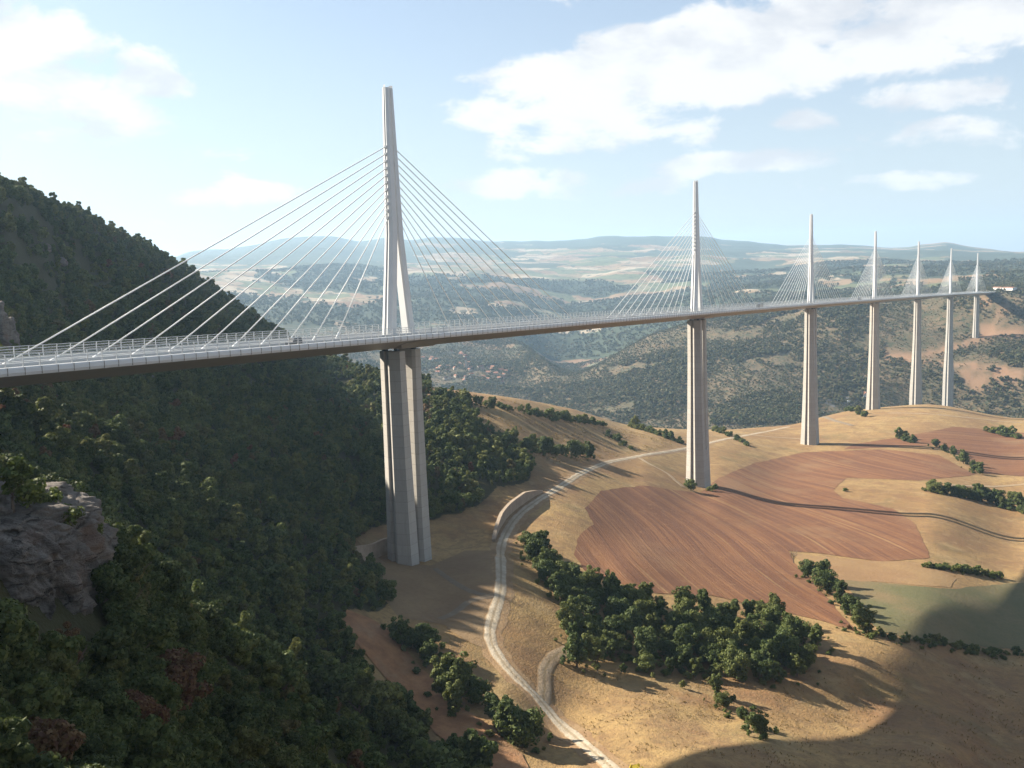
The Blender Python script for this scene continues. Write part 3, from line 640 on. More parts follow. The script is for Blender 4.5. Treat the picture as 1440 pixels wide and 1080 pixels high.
# ------------------------------------------------------------------ trees
def leaf_material(name, cols, trans=.25):
    def f(t, b, o):
        oi = t.n('ShaderNodeObjectInfo').outputs['Random']; ri = t.n('ShaderNodeNewGeometry').outputs['Random Per Island']
        cr = t.n('ShaderNodeValToRGB', {0: oi}); el = cr.color_ramp.elements
        while len(el) < len(cols): el.new(.5)
        for e, (p_, c) in zip(el, cols): e.position = p_; e.color = c+(1,)
        c = t.mix(t.ramp(ri, 0., 1.), t.mix(.4, cr.outputs[0], (.0, .0, .0)), t.mix(.25, cr.outputs[0], (.22, .20, .06)))
        t.link(c, b.inputs['Base Color']); b.inputs['Roughness'].default_value = .7
        tr = t.n('ShaderNodeBsdfTranslucent', {'Color': c}); mx = t.n('ShaderNodeMixShader', {0: trans, 1: b.outputs[0], 2: tr.outputs[0]}); t.link(mx.outputs[0], o.inputs[0])
    return material(name, f)
M_LEAF = leaf_material('oak_leaves', [(0., (0.0391, 0.0736, 0.0149)), (.30, (0.0667, 0.1058, 0.0207)), (.58, (0.1058, 0.1403, 0.0276)), (.80, (0.1610, 0.1667, 0.0368)), (.92, (0.1150, 0.1437, 0.0299)), (.975, (0.1380, 0.1207, 0.0403)), (1., (0.1840, 0.0690, 0.0345))])
M_LEAF_NEAR = leaf_material('oak_leaves_painted_shade', [(0., (0.0312, 0.0572, 0.0130)), (.4, (0.0520, 0.0832, 0.0182)), (.75, (0.0832, 0.1118, 0.0234)), (.93, (0.1235, 0.1274, 0.0312)), (.98, (0.1040, 0.0806, 0.0312)), (1., (0.1300, 0.0455, 0.0260))])  # darker greens than the other oaks: the near slope's shade put into the colour
M_LEAF_GROVE = leaf_material('broad_leaves', [(0., (.040, .074, .016)), (.5, (.066, .104, .022)), (1., (.115, .138, .030))])
M_LEAF_FAR = leaf_material('distant_leaves', [(0., (.045, .058, .026)), (.45, (.065, .074, .032)), (.75, (.095, .092, .042)), (1., (.125, .095, .05))], .15)
M_LEAF_YELLOW = leaf_material('yellow_leaves', [(0., (.50, .38, .05)), (1., (.42, .36, .07))])
def m_bark(t, b, o):
    g = t.n('ShaderNodeTexCoord').outputs['Object']; n = t.noise(t.n('ShaderNodeVectorMath', {0: g, 1: (6., 6., 1.)}, operation='MULTIPLY').outputs[0], 1.5, 5, .7)
    t.link(t.mix(n, (.07, .05, .035), (.17, .135, .10)), b.inputs['Base Color'])
M_BARK = material('bark', m_bark)

def crown(name, n, leaf, H, R, base, seed, mat, ncl=26, sq=.78, cl=(.26, .46)):
    """leaf faces spread over overlapping clumps; the crown stands from base to H, radius R"""
    r = np.random.default_rng(seed)
    cz = base+(H-base)*.52; hz_ = (H-base)*.5
    d = r.normal(size=(ncl, 3)); d /= np.linalg.norm(d, axis=1)[:, None]
    rad = r.uniform(.25, .80 if cl[1] > .4 else .88, ncl)[:, None]
    cc = d*rad*np.array([R, R, hz_])+np.array([0, 0, cz])
    cr = r.uniform(cl[0], cl[1], ncl)*R
    ci = r.choice(ncl, n, p=cr**2/np.sum(cr**2))
    q = r.normal(size=(n, 3)); q[:, 2] += .25; q /= np.linalg.norm(q, axis=1)[:, None]
    c = cc[ci]+q*(cr[ci]*r.uniform(.72, 1.06, n))[:, None]*np.array([1, 1, sq])
    ell = r.uniform(.78, 1.18, 2); lean = r.normal(size=2)*.12
    c[:, 0] = c[:, 0]*ell[0]+lean[0]*(c[:, 2]-base); c[:, 1] = c[:, 1]*ell[1]+lean[1]*(c[:, 2]-base)
    nrm = q+r.normal(size=(n, 3))*.42; nrm /= np.linalg.norm(nrm, axis=1)[:, None]
    a = np.cross(nrm, r.normal(size=(n, 3))); a /= np.linalg.norm(a, axis=1)[:, None]; b = np.cross(nrm, a)
    s = (leaf*r.uniform(.55, 1.25, n))[:, None]
    w = r.uniform(.55, .9, n)[:, None]
    v = np.stack([c-a*s, c-b*s*w+nrm*s*.15, c+a*s, c+b*s*w+nrm*s*.15], 1).reshape(-1, 3)
    return new_mesh(name, v, np.arange(n*4).reshape(n, 4), [mat])
def trunk(name, H, base, seed, R):
    r = np.random.default_rng(seed); mb = MB(); p = np.array([0, 0, -1.2]); w = .035*H
    top = base+(H-base)*.45
    pts = [p, np.array([0, 0, .3*base]), np.array([r.normal()*.15, r.normal()*.15, base]), np.array([r.normal()*.3, r.normal()*.3, top])]
    rr = [w*1.4, w, w*.75, w*.3]
    for k in range(3): mb.tube(pts[k], pts[k+1], rr[k], rr[k+1], 7)
    for k in range(6):
        a = k*1.05+r.uniform(0, .5); st = pts[2]+(pts[3]-pts[2])*r.uniform(0, .8)
        mb.tube(st, st+np.array([math.cos(a)*R*.6, math.sin(a)*R*.6, (H-base)*r.uniform(.18, .38)]), w*.35, w*.10, 5)
    return mb.mesh(name, [M_BARK], True)
# kinds: (near leafy scrub oak, middle distance scrub oak, grove tree, bush, far tree)
PROTO = {}
def proto(key, cnt, n, leaf, H, R, base, mat, ncl):
    PROTO[key] = []
    for k in range(cnt):
        f = 1+.16*(k-(cnt-1)/2)/max(1, cnt/2)
        PROTO[key].append((crown('crown', n, leaf, H*f*(1.22 if k % 3 == 2 else 1.), R*(2-f)*(.72 if k % 3 == 2 else 1.06 if k % 3 else 1.), base, 100*len(PROTO)+k, mat, ncl, .78, (.17, .34) if ncl > 40 else (.22, .40) if ncl > 20 else (.26, .46)), trunk('trunk', H*f, base, 50*len(PROTO)+k, R)))
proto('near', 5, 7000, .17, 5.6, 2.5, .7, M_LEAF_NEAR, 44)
proto('oak', 6, 2300, .32, 6.4, 2.8, .8, M_LEAF, 23)
proto('grove', 5, 5200, .36, 11.0, 5.2, .8, M_LEAF_GROVE, 54)
proto('bush', 3, 900, .22, 2.6, 2.0, .1, M_LEAF, 16)
proto('far', 4, 110, .95, 6.0, 3.1, .2, M_LEAF_FAR, 9)
def tree(key, x, y, s, label, group=None, name='tree', cat='tree', k=None, sink=.15, zs=1.):
    cm, tm = PROTO[key][k if k is not None else random.randrange(len(PROTO[key]))]
    o = empty(name, (x, y, ground(x, y)-sink), random.uniform(0, 6.28), label=label, category=cat); o.scale = (s, s, s*zs)
    if group: o['group'] = group
    link('crown', cm, o); link('trunk', tm, o)
    return o

def instancer(name, pts, scl, rot, idx, meshes, label, cat):
    col = bpy.data.collections.new(name+'_kinds')
    for k, (cm, tm) in enumerate(meshes):
        col.objects.link(bpy.data.objects.new('%s_%d' % (name, k), cm))
    me = bpy.data.meshes.new(name); me.vertices.add(len(pts)); me.vertices.foreach_set('co', np.asarray(pts, np.float32).ravel())
    for nm, ty, val in (('sc', 'FLOAT', scl), ('rz', 'FLOAT', rot), ('pi', 'INT', idx)):
        a = me.attributes.new(nm, ty, 'POINT'); a.data.foreach_set('value', np.asarray(val, np.float32 if ty == 'FLOAT' else np.int32))
    o = link(name, me, kind='stuff', label=label, category=cat)
    ng = bpy.data.node_groups.new(name, 'GeometryNodeTree')
    ng.interface.new_socket('Geometry', in_out='INPUT', socket_type='NodeSocketGeometry'); ng.interface.new_socket('Geometry', in_out='OUTPUT', socket_type='NodeSocketGeometry')
    N = ng.nodes; gi = N.new('NodeGroupInput'); go = N.new('NodeGroupOutput'); iop = N.new('GeometryNodeInstanceOnPoints'); ci = N.new('GeometryNodeCollectionInfo')
    ci.inputs['Collection'].default_value = col; ci.inputs['Separate Children'].default_value = True; ci.inputs['Reset Children'].default_value = True
    def attr(nm, ty):
        a = N.new('GeometryNodeInputNamedAttribute'); a.data_type = ty; a.inputs['Name'].default_value = nm; return a.outputs['Attribute']
    cx = N.new('ShaderNodeCombineXYZ'); L = ng.links
    L.new(attr('rz', 'FLOAT'), cx.inputs[2]); L.new(gi.outputs[0], iop.inputs['Points']); L.new(ci.outputs[0], iop.inputs['Instance'])
    iop.inputs['Pick Instance'].default_value = True
    L.new(attr('pi', 'INT'), iop.inputs['Instance Index']); L.new(cx.outputs[0], iop.inputs['Rotation']); L.new(attr('sc', 'FLOAT'), iop.inputs['Scale']); L.new(iop.outputs[0], go.inputs[0])
    md = o.modifiers.new('scatter', 'NODES'); md.node_group = ng
    return o
def project(X):
    d = np.asarray(X)-CAM; z = d@FW
    return 720+FPX*(d@RT)/z, 540-FPX*(d@UP)/z, z
# sample tree sites over the terrain cells
cellp = (P[:-1, :-1]+P[1:, 1:])/2
cella = np.linalg.norm(np.cross(P[1:, :-1]-P[:-1, :-1], P[:-1, 1:]-P[:-1, :-1])[..., :2*0+3], axis=-1)
def sites(mask, spacing):
    w = np.where(mask[:-1, :-1], cella, 0.).ravel(); n = int(w.sum()/spacing**2)
    ix = rng.choice(len(w), n, p=w/w.sum()); i, j = np.unravel_index(ix, cella.shape)
    a, b = rng.random(n)[:, None], rng.random(n)[:, None]
    return P[i, j]*(1-a)*(1-b)+P[i+1, j]*a*(1-b)+P[i, j+1]*(1-a)*b+P[i+1, j+1]*a*b
def thin(pts, r):
    """drop sites closer than r to an earlier one"""
    g = {}; keep = []
    for i, (x, y) in enumerate(pts[:, :2]):
        c = (int(x//r), int(y//r)); ok = True
        for dx in (-1, 0, 1):
            for dy in (-1, 0, 1):
                for j in g.get((c[0]+dx, c[1]+dy), ()):
                    if (pts[j, 0]-x)**2+(pts[j, 1]-y)**2 < r*r: ok = False; break
                if not ok: break
            if not ok: break
        if ok: g.setdefault(c, []).append(i); keep.append(i)
    return pts[keep]
ROCK_HIDE = [(-160,670),(20,680),(70,702),(118,735),(140,790),(142,850),(150,925),(100,955),(-160,965)]
wood_mask = wa & (U > -420) & (U < 1500)
tp = sites(wood_mask & (D > 150), 2.2); tp = thin(tp, 2.75)
tq = thin(sites(wood_mask & (D <= 150), 1.1), 1.5); tp = np.concatenate([tq, tp])
uu, vv_, zz = project(tp); dist = np.linalg.norm(tp-CAM, axis=1)
keep = (dist > 54) & ~((dist < 125) & inpoly(uu, vv_, ROCK_HIDE))
keep &= ~((np.abs(tp[:, 1]) < 17) & (tp[:, 0] < 40) & (tp[:, 2] > -9-.03*tp[:, 0]))          # clear of the deck
keep &= np.hypot(tp[:, 0], tp[:, 1]) > 17
keep &= (fbm(tp[:, 0]/17, tp[:, 1]/17, 73, 3) < .66) | (dist < 140)
tp, uu, vv_, dist = tp[keep], uu[keep], vv_[keep], dist[keep]
sc_ = rng.uniform(.5, 1.0, len(tp))+rng.random(len(tp))**4*.75; sc_ *= np.where(dist < 150, .82, 1.)*(.62+.80*fbm(tp[:, 0]/24, tp[:, 1]/24, 71, 3))
inview = (uu > 0) & (uu < 1440) & (vv_ > 250) & (vv_ < 1095)
vis = np.zeros(len(tp), bool)
for i in np.nonzero(inview & (dist < 330))[0]:
    e = Vector(tp[i]+np.array([0, 0, 4.5])); c = Vector(CAM); h = BVH.ray_cast(c, (e-c).normalized(), (e-c).length)
    vis[i] = h[0] is None
order = np.argsort(-(sc_/dist*vis))[:130]
single = np.zeros(len(tp), bool); single[order] = True; single &= vis
for i in np.nonzero(single)[0]:
    near = dist[i] < 150
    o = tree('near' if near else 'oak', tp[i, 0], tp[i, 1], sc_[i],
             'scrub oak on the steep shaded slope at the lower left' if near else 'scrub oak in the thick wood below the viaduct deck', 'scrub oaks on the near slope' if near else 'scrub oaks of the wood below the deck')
rest = ~single
nearrest = rest & (dist < 150)
for m_, key, nm, lb in ((nearrest, 'near', 'scrub_undergrowth', 'dense dark scrub covering the near slope'), (rest & ~nearrest, 'oak', 'woodland', 'dense oak wood covering the hillside beyond the deck')):
    q = tp[m_]-np.array([0, 0, .2]); k = len(PROTO[key])
    instancer(nm, q, sc_[m_], rng.uniform(0, 6.28, len(q)), rng.integers(0, k, len(q)), PROTO[key], lb, 'woodland')
ug = thin(sites(wood_mask & (D > 52) & (D < 420), 2.3), 1.9); uu2, vv2, _z = project(ug); ug = ug[(uu2 > -60) & (uu2 < 1500) & (vv2 < 1120) & (np.hypot(ug[:, 0], ug[:, 1]) > 16) & ~((np.linalg.norm(ug-CAM, axis=1) < 125) & inpoly(uu2, vv2, ROCK_HIDE))]
instancer('forest_undergrowth', ug-np.array([0, 0, .3]), rng.uniform(.45, 1.0, len(ug)), rng.uniform(0, 6.28, len(ug)), rng.integers(0, 3, len(ug)), PROTO['bush'], 'brambles and young shoots between the trees of the slope', 'undergrowth')
print('undergrowth', len(ug))
# far hillside across the river
fm = hillC & ~earth & (D < 3250)
fp = sites(fm, 6.0)
den = fbm(fp[:, 0]/110, fp[:, 1]/110, 21, 5)+.25*(fbm(fp[:, 0]/26, fp[:, 1]/26, 8, 3)-.5)
fp2 = fp[(den <= .375) & (rng.random(len(fp)) < .40)]; fp = fp[den > .375]
fp = fp[(rng.random(len(fp)) < .95)]
fp = thin(fp, 4.0); nfp = len(fp); fp = np.concatenate([fp, fp2])
big = np.clip((fbm(fp[:, 0]/170, fp[:, 1]/170, 23, 4)-.5)*3.2, -.25, .6)+1.
MOUND = [(998,600),(1006,578),(1040,564),(1085,556),(1120,560),(1130,575),(1130,600)]
fm2 = inpoly(U, V, MOUND) & (D > 1500) & (D < 2150); fp3 = thin(sites(fm2, 4.5), 5.0); fp = np.concatenate([fp, fp3])
instancer('hillside_wood', fp, np.concatenate([rng.uniform(.5, 1.3, nfp)*big[:nfp], rng.uniform(.22, .5, len(fp2)), rng.uniform(1., 1.7, len(fp3))]), rng.uniform(0, 6.28, len(fp)), rng.integers(0, 4, len(fp)), PROTO['far'], 'patchy oak scrub over the far hillside across the river', 'woodland')
wmask = (woodfar > .5) & (D > 3100) & (D < 6200) & (U > 150) & (U < 1560)
wp_ = sites(wmask, 21.); wp_ = thin(wp_, 9.)
instancer('distant_wood', wp_, rng.uniform(1.3, 2.6, len(wp_)), rng.uniform(0, 6.28, len(wp_)), rng.integers(0, 4, len(wp_)), PROTO['far'], 'dark woods on the distant valley sides between the farm plots', 'woodland')
print('far wood', len(wp_))
print('trees', len(tp), single.sum(), len(fp))

def tussock(seed):
    r = np.random.default_rng(seed); n = 34; c = np.zeros((n, 3)); a = r.uniform(0, 6.28, n); t_ = r.uniform(.1, .8, n); h_ = r.uniform(.35, .8, n)
    b0 = np.stack([np.cos(a)*.12, np.sin(a)*.12, h_*0], 1); tip = np.stack([np.cos(a)*t_*.6, np.sin(a)*t_*.6, h_], 1); w = np.stack([-np.sin(a), np.cos(a), a*0], 1)*.07
    return new_mesh('tussock', np.stack([b0-w, b0+w, tip+w*.4, tip-w*.4], 1).reshape(-1, 3), np.arange(n*4).reshape(n, 4), [M_STRAW])
def m_straw(t, b, o):
    c = t.mix(t.n('ShaderNodeObjectInfo').outputs['Random'], (.36, .255, .12), (.24, .175, .075)); t.link(c, b.inputs['Base Color'])
    tr = t.n('ShaderNodeBsdfTranslucent', {'Color': c}); mx = t.n('ShaderNodeMixShader', {0: .4, 1: b.outputs[0], 2: tr.outputs[0]}); t.link(mx.outputs[0], o.inputs[0])
M_STRAW = material('straw_grass', m_straw)
MEADOW = [(770,950),(860,940),(1000,960),(1100,970),(1160,945),(1260,905),(1440,925),(1440,1100),(860,1100)]
gm = inpoly(U, V, MEADOW) & (D < 420); gp = sites(gm, 1.0); gp = gp[fbm(gp[:, 0]/7, gp[:, 1]/7, 61, 4, .7)+rng.normal(size=len(gp))*.05 > .60]
MEAD2 = [(600,548),(700,560),(860,602),(960,625),(880,640),(800,655),(700,640),(670,600)]
g2 = inpoly(U, V, MEAD2) & (D > 450) & (D < 1200); gq = sites(g2, 2.6); gq = gq[fbm(gq[:, 0]/16, gq[:, 1]/16, 62, 3) > .52]
gall = np.concatenate([gp, gq]); gs = np.concatenate([rng.uniform(.2, .55, len(gp)), rng.uniform(.5, 1.2, len(gq))])
instancer('dry_grass', gall, gs, rng.uniform(0, 6.28, len(gall)), rng.integers(0, 3, len(gall)), [(tussock(k), None) for k in range(3)], 'tufts of dry straw-coloured grass over the rough meadows', 'grass')
print('grass', len(gall))
UNDER = []
def under(x, y, n, sp, s0):
    for _ in range(n):
        a, b = x+random.gauss(0, sp), y+random.gauss(0, sp); UNDER.append((a, b, ground(a, b)-.1, s0*random.uniform(.25, .8)))
def scatter_line(px, n, key, s, label, group, spread=1.5, name='tree', cat='tree', tone=None):
    L = ground_line(px, 1.)
    for i in range(n):
        q = L[int((i+.5+random.uniform(-.3, .3))/n*(len(L)-1))]
        tree(key, q[0]+random.gauss(0, spread), q[1]+random.gauss(0, spread), s*random.uniform(.6, 1.35), label, group, name, cat, zs=random.uniform(.75, 1.2))
        under(q[0], q[1], 5, spread*1.6+.8, s if key == 'bush' else s*1.5)
def scatter_poly(px, spacing, key, s, label, group, dmax=2000., name='tree', cat='tree'):
    us = [p_[0] for p_ in px]; vs = [p_[1] for p_ in px]; out = []
    for _ in range(900):
        u, v = random.uniform(min(us), max(us)), random.uniform(min(vs), max(vs))
        if not inpoly(np.array([u]), np.array([v]), px)[0]: continue
        q = pick(u, v)
        if q is None or any((q[0]-o[0])**2+(q[1]-o[1])**2 < spacing**2 for o in out): continue
        out.append(q)
    for q in out:
        tree(key, q[0], q[1], s*random.uniform(.6, 1.25), label, group, name, cat, zs=random.uniform(.8, 1.2)); under(q[0], q[1], 3, 4.2, 1.2)
    return out
scatter_poly([(748,785),(775,800),(800,830),(850,840),(905,850),(960,868),(1000,862),(1080,872),(1130,895),(1150,912),(1145,945),(1090,965),(1000,955),(930,948),(850,948),(805,938),(795,900),(805,868),(765,825)], 4.8, 'grove', .80,
             'leafy green tree in the dense grove below the ploughed field', 'trees of the grove below the ploughed field')
scatter_line([(746,772),(768,796),(790,822),(830,836),(870,842),(905,850)], 18, 'grove', .68, 'tree in the strip running up from the grove to the track', 'tree strip up from the grove', 2.2)
for (u, v, s) in ((565,908,.7),(588,915,.8),(612,918,.7),(600,938,.65),(622,980,.95),(648,988,1.05),(640,1008,.8),(672,990,.7),(712,1036,.85),(735,1048,.95),(700,1024,.7),(752,1040,.65)):
    q = pick(u, v); tree('grove', q[0], q[1], s, 'rounded green tree between the clay bank and the gravel road', 'trees between the clay bank and the road')
for (u, v, s) in ((1136,812,.8),(1150,822,.95),(1164,834,1.0),(1180,848,.85),(1194,862,.8),(1218,890,.85),(1206,872,.6)):
    q = pick(u, v); tree('grove', q[0], q[1], s, 'tree in the short row on the right edge of the ploughed field', 'tree row right of the ploughed field')
for (u, v, s) in ((1008,980,.62),(1018,994,.45),(1045,1012,.38),(1070,1037,.55),(1058,1022,.42)):
    q = pick(u, v); tree('grove', q[0], q[1], s, 'small bushy tree in the stony gully below the grove', 'bushy trees in the gully')
q = pick(638, 592); tree('grove', q[0], q[1], 1.15, 'large dark rounded tree standing out above the wood beside the near pier', k=1)
q = pick(655, 605); tree('grove', q[0], q[1], .95, 'rounded tree on the edge of the pale meadow right of the largest one', k=2)
q = pick(971, 690); tree('grove', q[0], q[1], .85, 'small lone tree standing in front of the foot of the second pier', k=0)
for u, v in ((998, 691), (1006, 690)):
    q = pick(u, v); tree('bush', q[0], q[1], 1.6, 'low bush in the shade right of the foot of the second pier', 'bushes at the foot of the second pier', 'bush', 'bush')
q = pick(1188, 691); tree('bush', q[0], q[1], 1.3, 'single small round bush alone in the open ploughed field', None, 'bush', 'bush')
HEDGES = [([(600,556),(625,560),(650,566),(690,573)], 11, 'grove', .62, 'dark tree in the line along the crest behind the near pier'),
          ([(690,574),(750,584),(800,592),(852,599)], 20, 'bush', 2.2, 'bush in the long hedge across the pale meadow'),
          ([(715,628),(760,636),(800,641),(832,643)], 18, 'grove', .72, 'tree in the row across the meadow above the road bend'),
          ([(852,612),(870,622),(892,634)], 8, 'grove', .52, 'tree in the small clump above the road junction'),
          ([(885,600),(920,610),(962,626)], 12, 'bush', 2.4, 'bush in the hedge running down to the second pier'),
          ([(1004,606),(1030,615),(1052,628)], 8, 'bush', 2.2, 'bush on the field edge right of the second pier'),
          ([(1316,628),(1345,642),(1365,655),(1374,668)], 13, 'grove', .75, 'tree in the curved hedge between the two ploughed fields'),
          ([(1312,692),(1340,697),(1380,703),(1410,712),(1445,722)], 18, 'grove', .95, 'tree in the thicket at the right edge beside the farm track'),
          ([(1400,700),(1430,705),(1450,712)], 6, 'grove', .6, 'tree in the upper part of the thicket at the right edge'),
          ([(1305,798),(1350,804),(1408,812)], 14, 'bush', 1.3, 'low bush in the hedge above the green field'),
          ([(1190,886),(1240,898),(1290,905),(1360,912),(1440,918)], 20, 'bush', .95, 'low dark bush in the hedge below the green field'),
          ([(1168,583),(1200,586),(1245,588)], 14, 'bush', 3.0, 'bush in the hedge at the foot of the fourth pier'),
          ([(1262,616),(1275,620),(1290,624)], 5, 'bush', 2.6, 'bush in the clump beyond the ploughed field'),
          ([(1382,606),(1410,612),(1440,618)], 6, 'bush', 3.4, 'bush in the row near the right edge below the far hill'),
          ([(1000,595),(1060,592),(1125,588)], 18, 'grove', .75, 'tree in the wooded strip beside the access road'),
          ([(1010,590),(1060,582),(1130,578)], 18, 'grove', .75, 'tree in the back rows of the wooded strip beside the access road')]
for px, n, key, s, lb in HEDGES:
    scatter_line(px, n, key, s, lb, lb.split(' in ', 1)[-1].split(' on ', 1)[-1], .8 if key == 'bush' else 1.8, 'bush' if key == 'bush' else 'tree', 'bush' if key == 'bush' else 'tree')

for o in list(SC.objects):
    if o.parent is None and o.get('group') in ('trees between the clay bank and the road', 'tree row right of the ploughed field', 'bushy trees in the gully'): under(o.location.x, o.location.y, 5, 3.2, 1.0)
UN = np.array(UNDER); instancer('hedge_undergrowth', UN[:, :3], UN[:, 3], rng.uniform(0, 6.28, len(UN)), rng.integers(0, 3, len(UN)), PROTO['bush'], 'low brambles and scrub filling the feet of hedges and groves', 'undergrowth')
# ------------------------------------------------------------------ rocks
from mathutils import noise as mn
def m_rock(t, b, o):
    g = t.n('ShaderNodeTexCoord').outputs['Object']
    st = t.noise(t.n('ShaderNodeVectorMath', {0: g, 1: (.12, .12, 1.3)}, operation='MULTIPLY').outputs[0], 1.1, 7, .7, .6)
    n = t.noise(g, .5, 7, .68); n2 = t.noise(g, 2.6, 6, .75)
    c = t.mix(t.ramp(n, .32, .68), (.16, .135, .115), (.27, .235, .198))
    c = t.mix(t.m('MULTIPLY', t.ramp(st, .52, .66), .75), c, (.07, .056, .046))
    c = t.mix(t.m('MULTIPLY', t.ramp(t.noise(g, .22, 4, .6), .52, .66), .5), c, (.21, .13, .09))
    c = t.mix(t.m('MULTIPLY', t.ramp(n2, .55, .75), .6), c, (.06, .053, .045))
    wv = t.n('ShaderNodeVectorMath', {0: t.n('ShaderNodeVectorMath', {0: g, 1: (.4, .4, 1.3)}, operation='MULTIPLY').outputs[0], 1: t.n('ShaderNodeTexNoise', {'Vector': g, 'Scale': .5, 'Detail': 7, 'Roughness': .7}).outputs['Color']}, operation='ADD').outputs[0]
    ve = t.n('ShaderNodeTexVoronoi', {'Vector': wv, 'Scale': .36}, feature='DISTANCE_TO_EDGE').outputs[0]
    ck = t.m('MULTIPLY', t.m('SUBTRACT', 1.0, t.ramp(ve, .0, .04)), t.ramp(n, .42, .60))
    c = t.mix(t.m('MULTIPLY', ck, .6), c, (.03, .025, .02))
    t.link(c, b.inputs['Base Color']); bump(t, b, t.m('SUBTRACT', t.m('ADD', t.m('MULTIPLY', n2, .6), st), ck), .9, 1.0)
M_ROCK = material('pale_limestone', m_rock, .95)
def rock(name, centre, half, n, amp, freq, label, rz=0., shear=0., strata=.5, ex=5., taper=0., seed=0.):
    bm = bmesh.new(); bmesh.ops.create_cube(bm, size=2.); bmesh.ops.subdivide_edges(bm, edges=bm.edges[:], cuts=n, use_grid_fill=True)
    off = Vector((seed*7.1, seed*3.7, seed*5.3))
    for v in bm.verts:
        c = v.co; m = (abs(c.x)**ex+abs(c.y)**ex+abs(c.z)**ex)**(1/ex); c = c/m
        k = 1-taper*(c.z*.5+.5)
        q = Vector((c.x*half[0]*k, c.y*half[1]*k, c.z*half[2])); nn = Vector((c.x, c.y, c.z*.35)).normalized()
        d = amp*(mn.fractal(q*freq+off, .55, 2.1, 7)*.8-.9*abs(mn.noise(q*freq*1.7+off*2))+.5*mn.noise(q*freq*.5+off))
        d += strata*amp*mn.noise(Vector((q.x*.06, q.y*.06, q.z*.9))+off)+strata*.5*amp*mn.noise(Vector((q.x*.1, q.y*.1, q.z*2.3))+off)
        d -= .7*amp*max(0., mn.noise(Vector((q.x*.55, q.y*.55, q.z*.07))+off)-.05)*2
        q += nn*d; q.z += shear*q.x
        v.co = q
    me = bpy.data.meshes.new(name); bm.to_mesh(me); bm.free(); me.materials.append(M_ROCK)
    me.polygons.foreach_set('use_smooth', np.ones(len(me.polygons), bool))
    o = link(name, me, label=label, category='rock'); o.location = centre; o.rotation_euler = (0, 0, rz)
    return o
FACE = math.atan2(RT[1], RT[0])
rock('rock_outcrop', tuple(at(-30., 832., 101.)), (11.0, 11.0, 10.4), 90, 1.6, .27, 'weathered grey limestone outcrop jutting from the shaded slope at the left edge', FACE+.10, -.30, .28)
for (u, v, D_, h, l) in ((4, 492, 330, (3.6, 3.4, 10.5), 'tall pinkish rock pinnacle at the left edge above the deck'), (20, 494, 328, (2.9, 2.6, 7.5), 'shorter pinkish rock pinnacle beside the taller one above the deck'),
                         (88, 372, 430, (3.5, 3.0, 2.6), 'pale rock face showing through the wood high on the left hill'), (66, 352, 430, (2.4, 2.4, 2.0), 'small pale crag highest on the wooded left hill'), (216, 545, 300, (2.0, 2.0, 4.0), 'small rock pillar just under the deck edge')):
    q = pick(u, v); c = q+np.array([0, 0, h[2]*.55]); rock('rock_crag', tuple(c), h, 14, .8, .30, l, random.uniform(0, 3), 0., .5, 3.2, .45, seed=u)
for (u, v, s, l) in ((14, 675, 1.0, 'leafy bush on top of the rock outcrop at the left edge'), (42, 690, .9, 'bush on the brow of the rock outcrop beside the largest one'), (70, 702, .8, 'yellowish bush midway along the top of the rock outcrop'), (98, 722, .7, 'low bush near the right end of the outcrop top'), (60, 780, .5, 'small bush clinging to the face of the rock outcrop'), (105, 860, .6, 'small bush at the foot of the rock outcrop face'), (128, 742, .6, 'tuft of bush at the outer corner of the rock outcrop')):
    p_ = at(float(u), float(v), 99.+random.uniform(-3, 3)); o = tree('bush', p_[0], p_[1], s*1.15, l, None, 'bush', 'bush'); o.location.z = p_[2]-1.7*s

# ------------------------------------------------------------------ walls by the road and at the near pier
def wall(name, base, h, th, mat, label, ends=.15):
    mb = MB(); L = np.array(base); T = np.gradient(L, axis=0); T /= np.linalg.norm(T, axis=1)[:, None]; Nn = np.stack([-T[:, 1], T[:, 0]], 1)
    rings = []; n = len(L)
    for i in range(n):
        z = ground(*L[i]); hh = h*min(1., 3.*i/n+ends, 3.*(n-1-i)/n+ends); a, c = L[i]-Nn[i]*th/2, L[i]+Nn[i]*th/2
        rings.append([(a[0], a[1], z-1.5), (c[0], c[1], z-1.5), (c[0], c[1], z+hh), (a[0], a[1], z+hh)])
    root = empty(name, (L[0][0], L[0][1], ground(*L[0])), label=label, category='wall'); inv = root.matrix_basis.inverted()
    mb.loft(rings); o = mb.build('wall_face', mat, root); o.matrix_parent_inverse = inv
    mb = MB(); mb.loft([[(r[3][0]*1.0+(r[3][0]-r[2][0])*.12, r[3][1]+(r[3][1]-r[2][1])*.12, r[3][2]+.003), (r[2][0]+(r[2][0]-r[3][0])*.12, r[2][1]+(r[2][1]-r[3][1])*.12, r[2][2]+.003), (r[2][0]+(r[2][0]-r[3][0])*.12, r[2][1]+(r[2][1]-r[3][1])*.12, r[2][2]+.35), (r[3][0]+(r[3][0]-r[2][0])*.12, r[3][1]+(r[3][1]-r[2][1])*.12, r[3][2]+.35)] for r in rings])
    o = mb.build('coping', M_WALL, root); o.matrix_parent_inverse = inv
    return root
M_WALL = material('stone_wall', soil((.33, .26, .19), (.26, .20, .145), None, .3, 1.5), .9)
wall('retaining_wall', ground_line([(694,762),(700,744),(716,722),(738,706),(762,692)], 2.), 4.6, 1.2, M_WALL, 'curved stone retaining wall on the hill side of the gravel road')
wall('concrete_wall', smooth_line([pick(498,792)[:2], pick(515,787)[:2], pick(535,780)[:2], pick(552,776)[:2]], 2.), 5.5, .9, M_WALL, 'grey retaining wall left of the near pier foot', 1.)

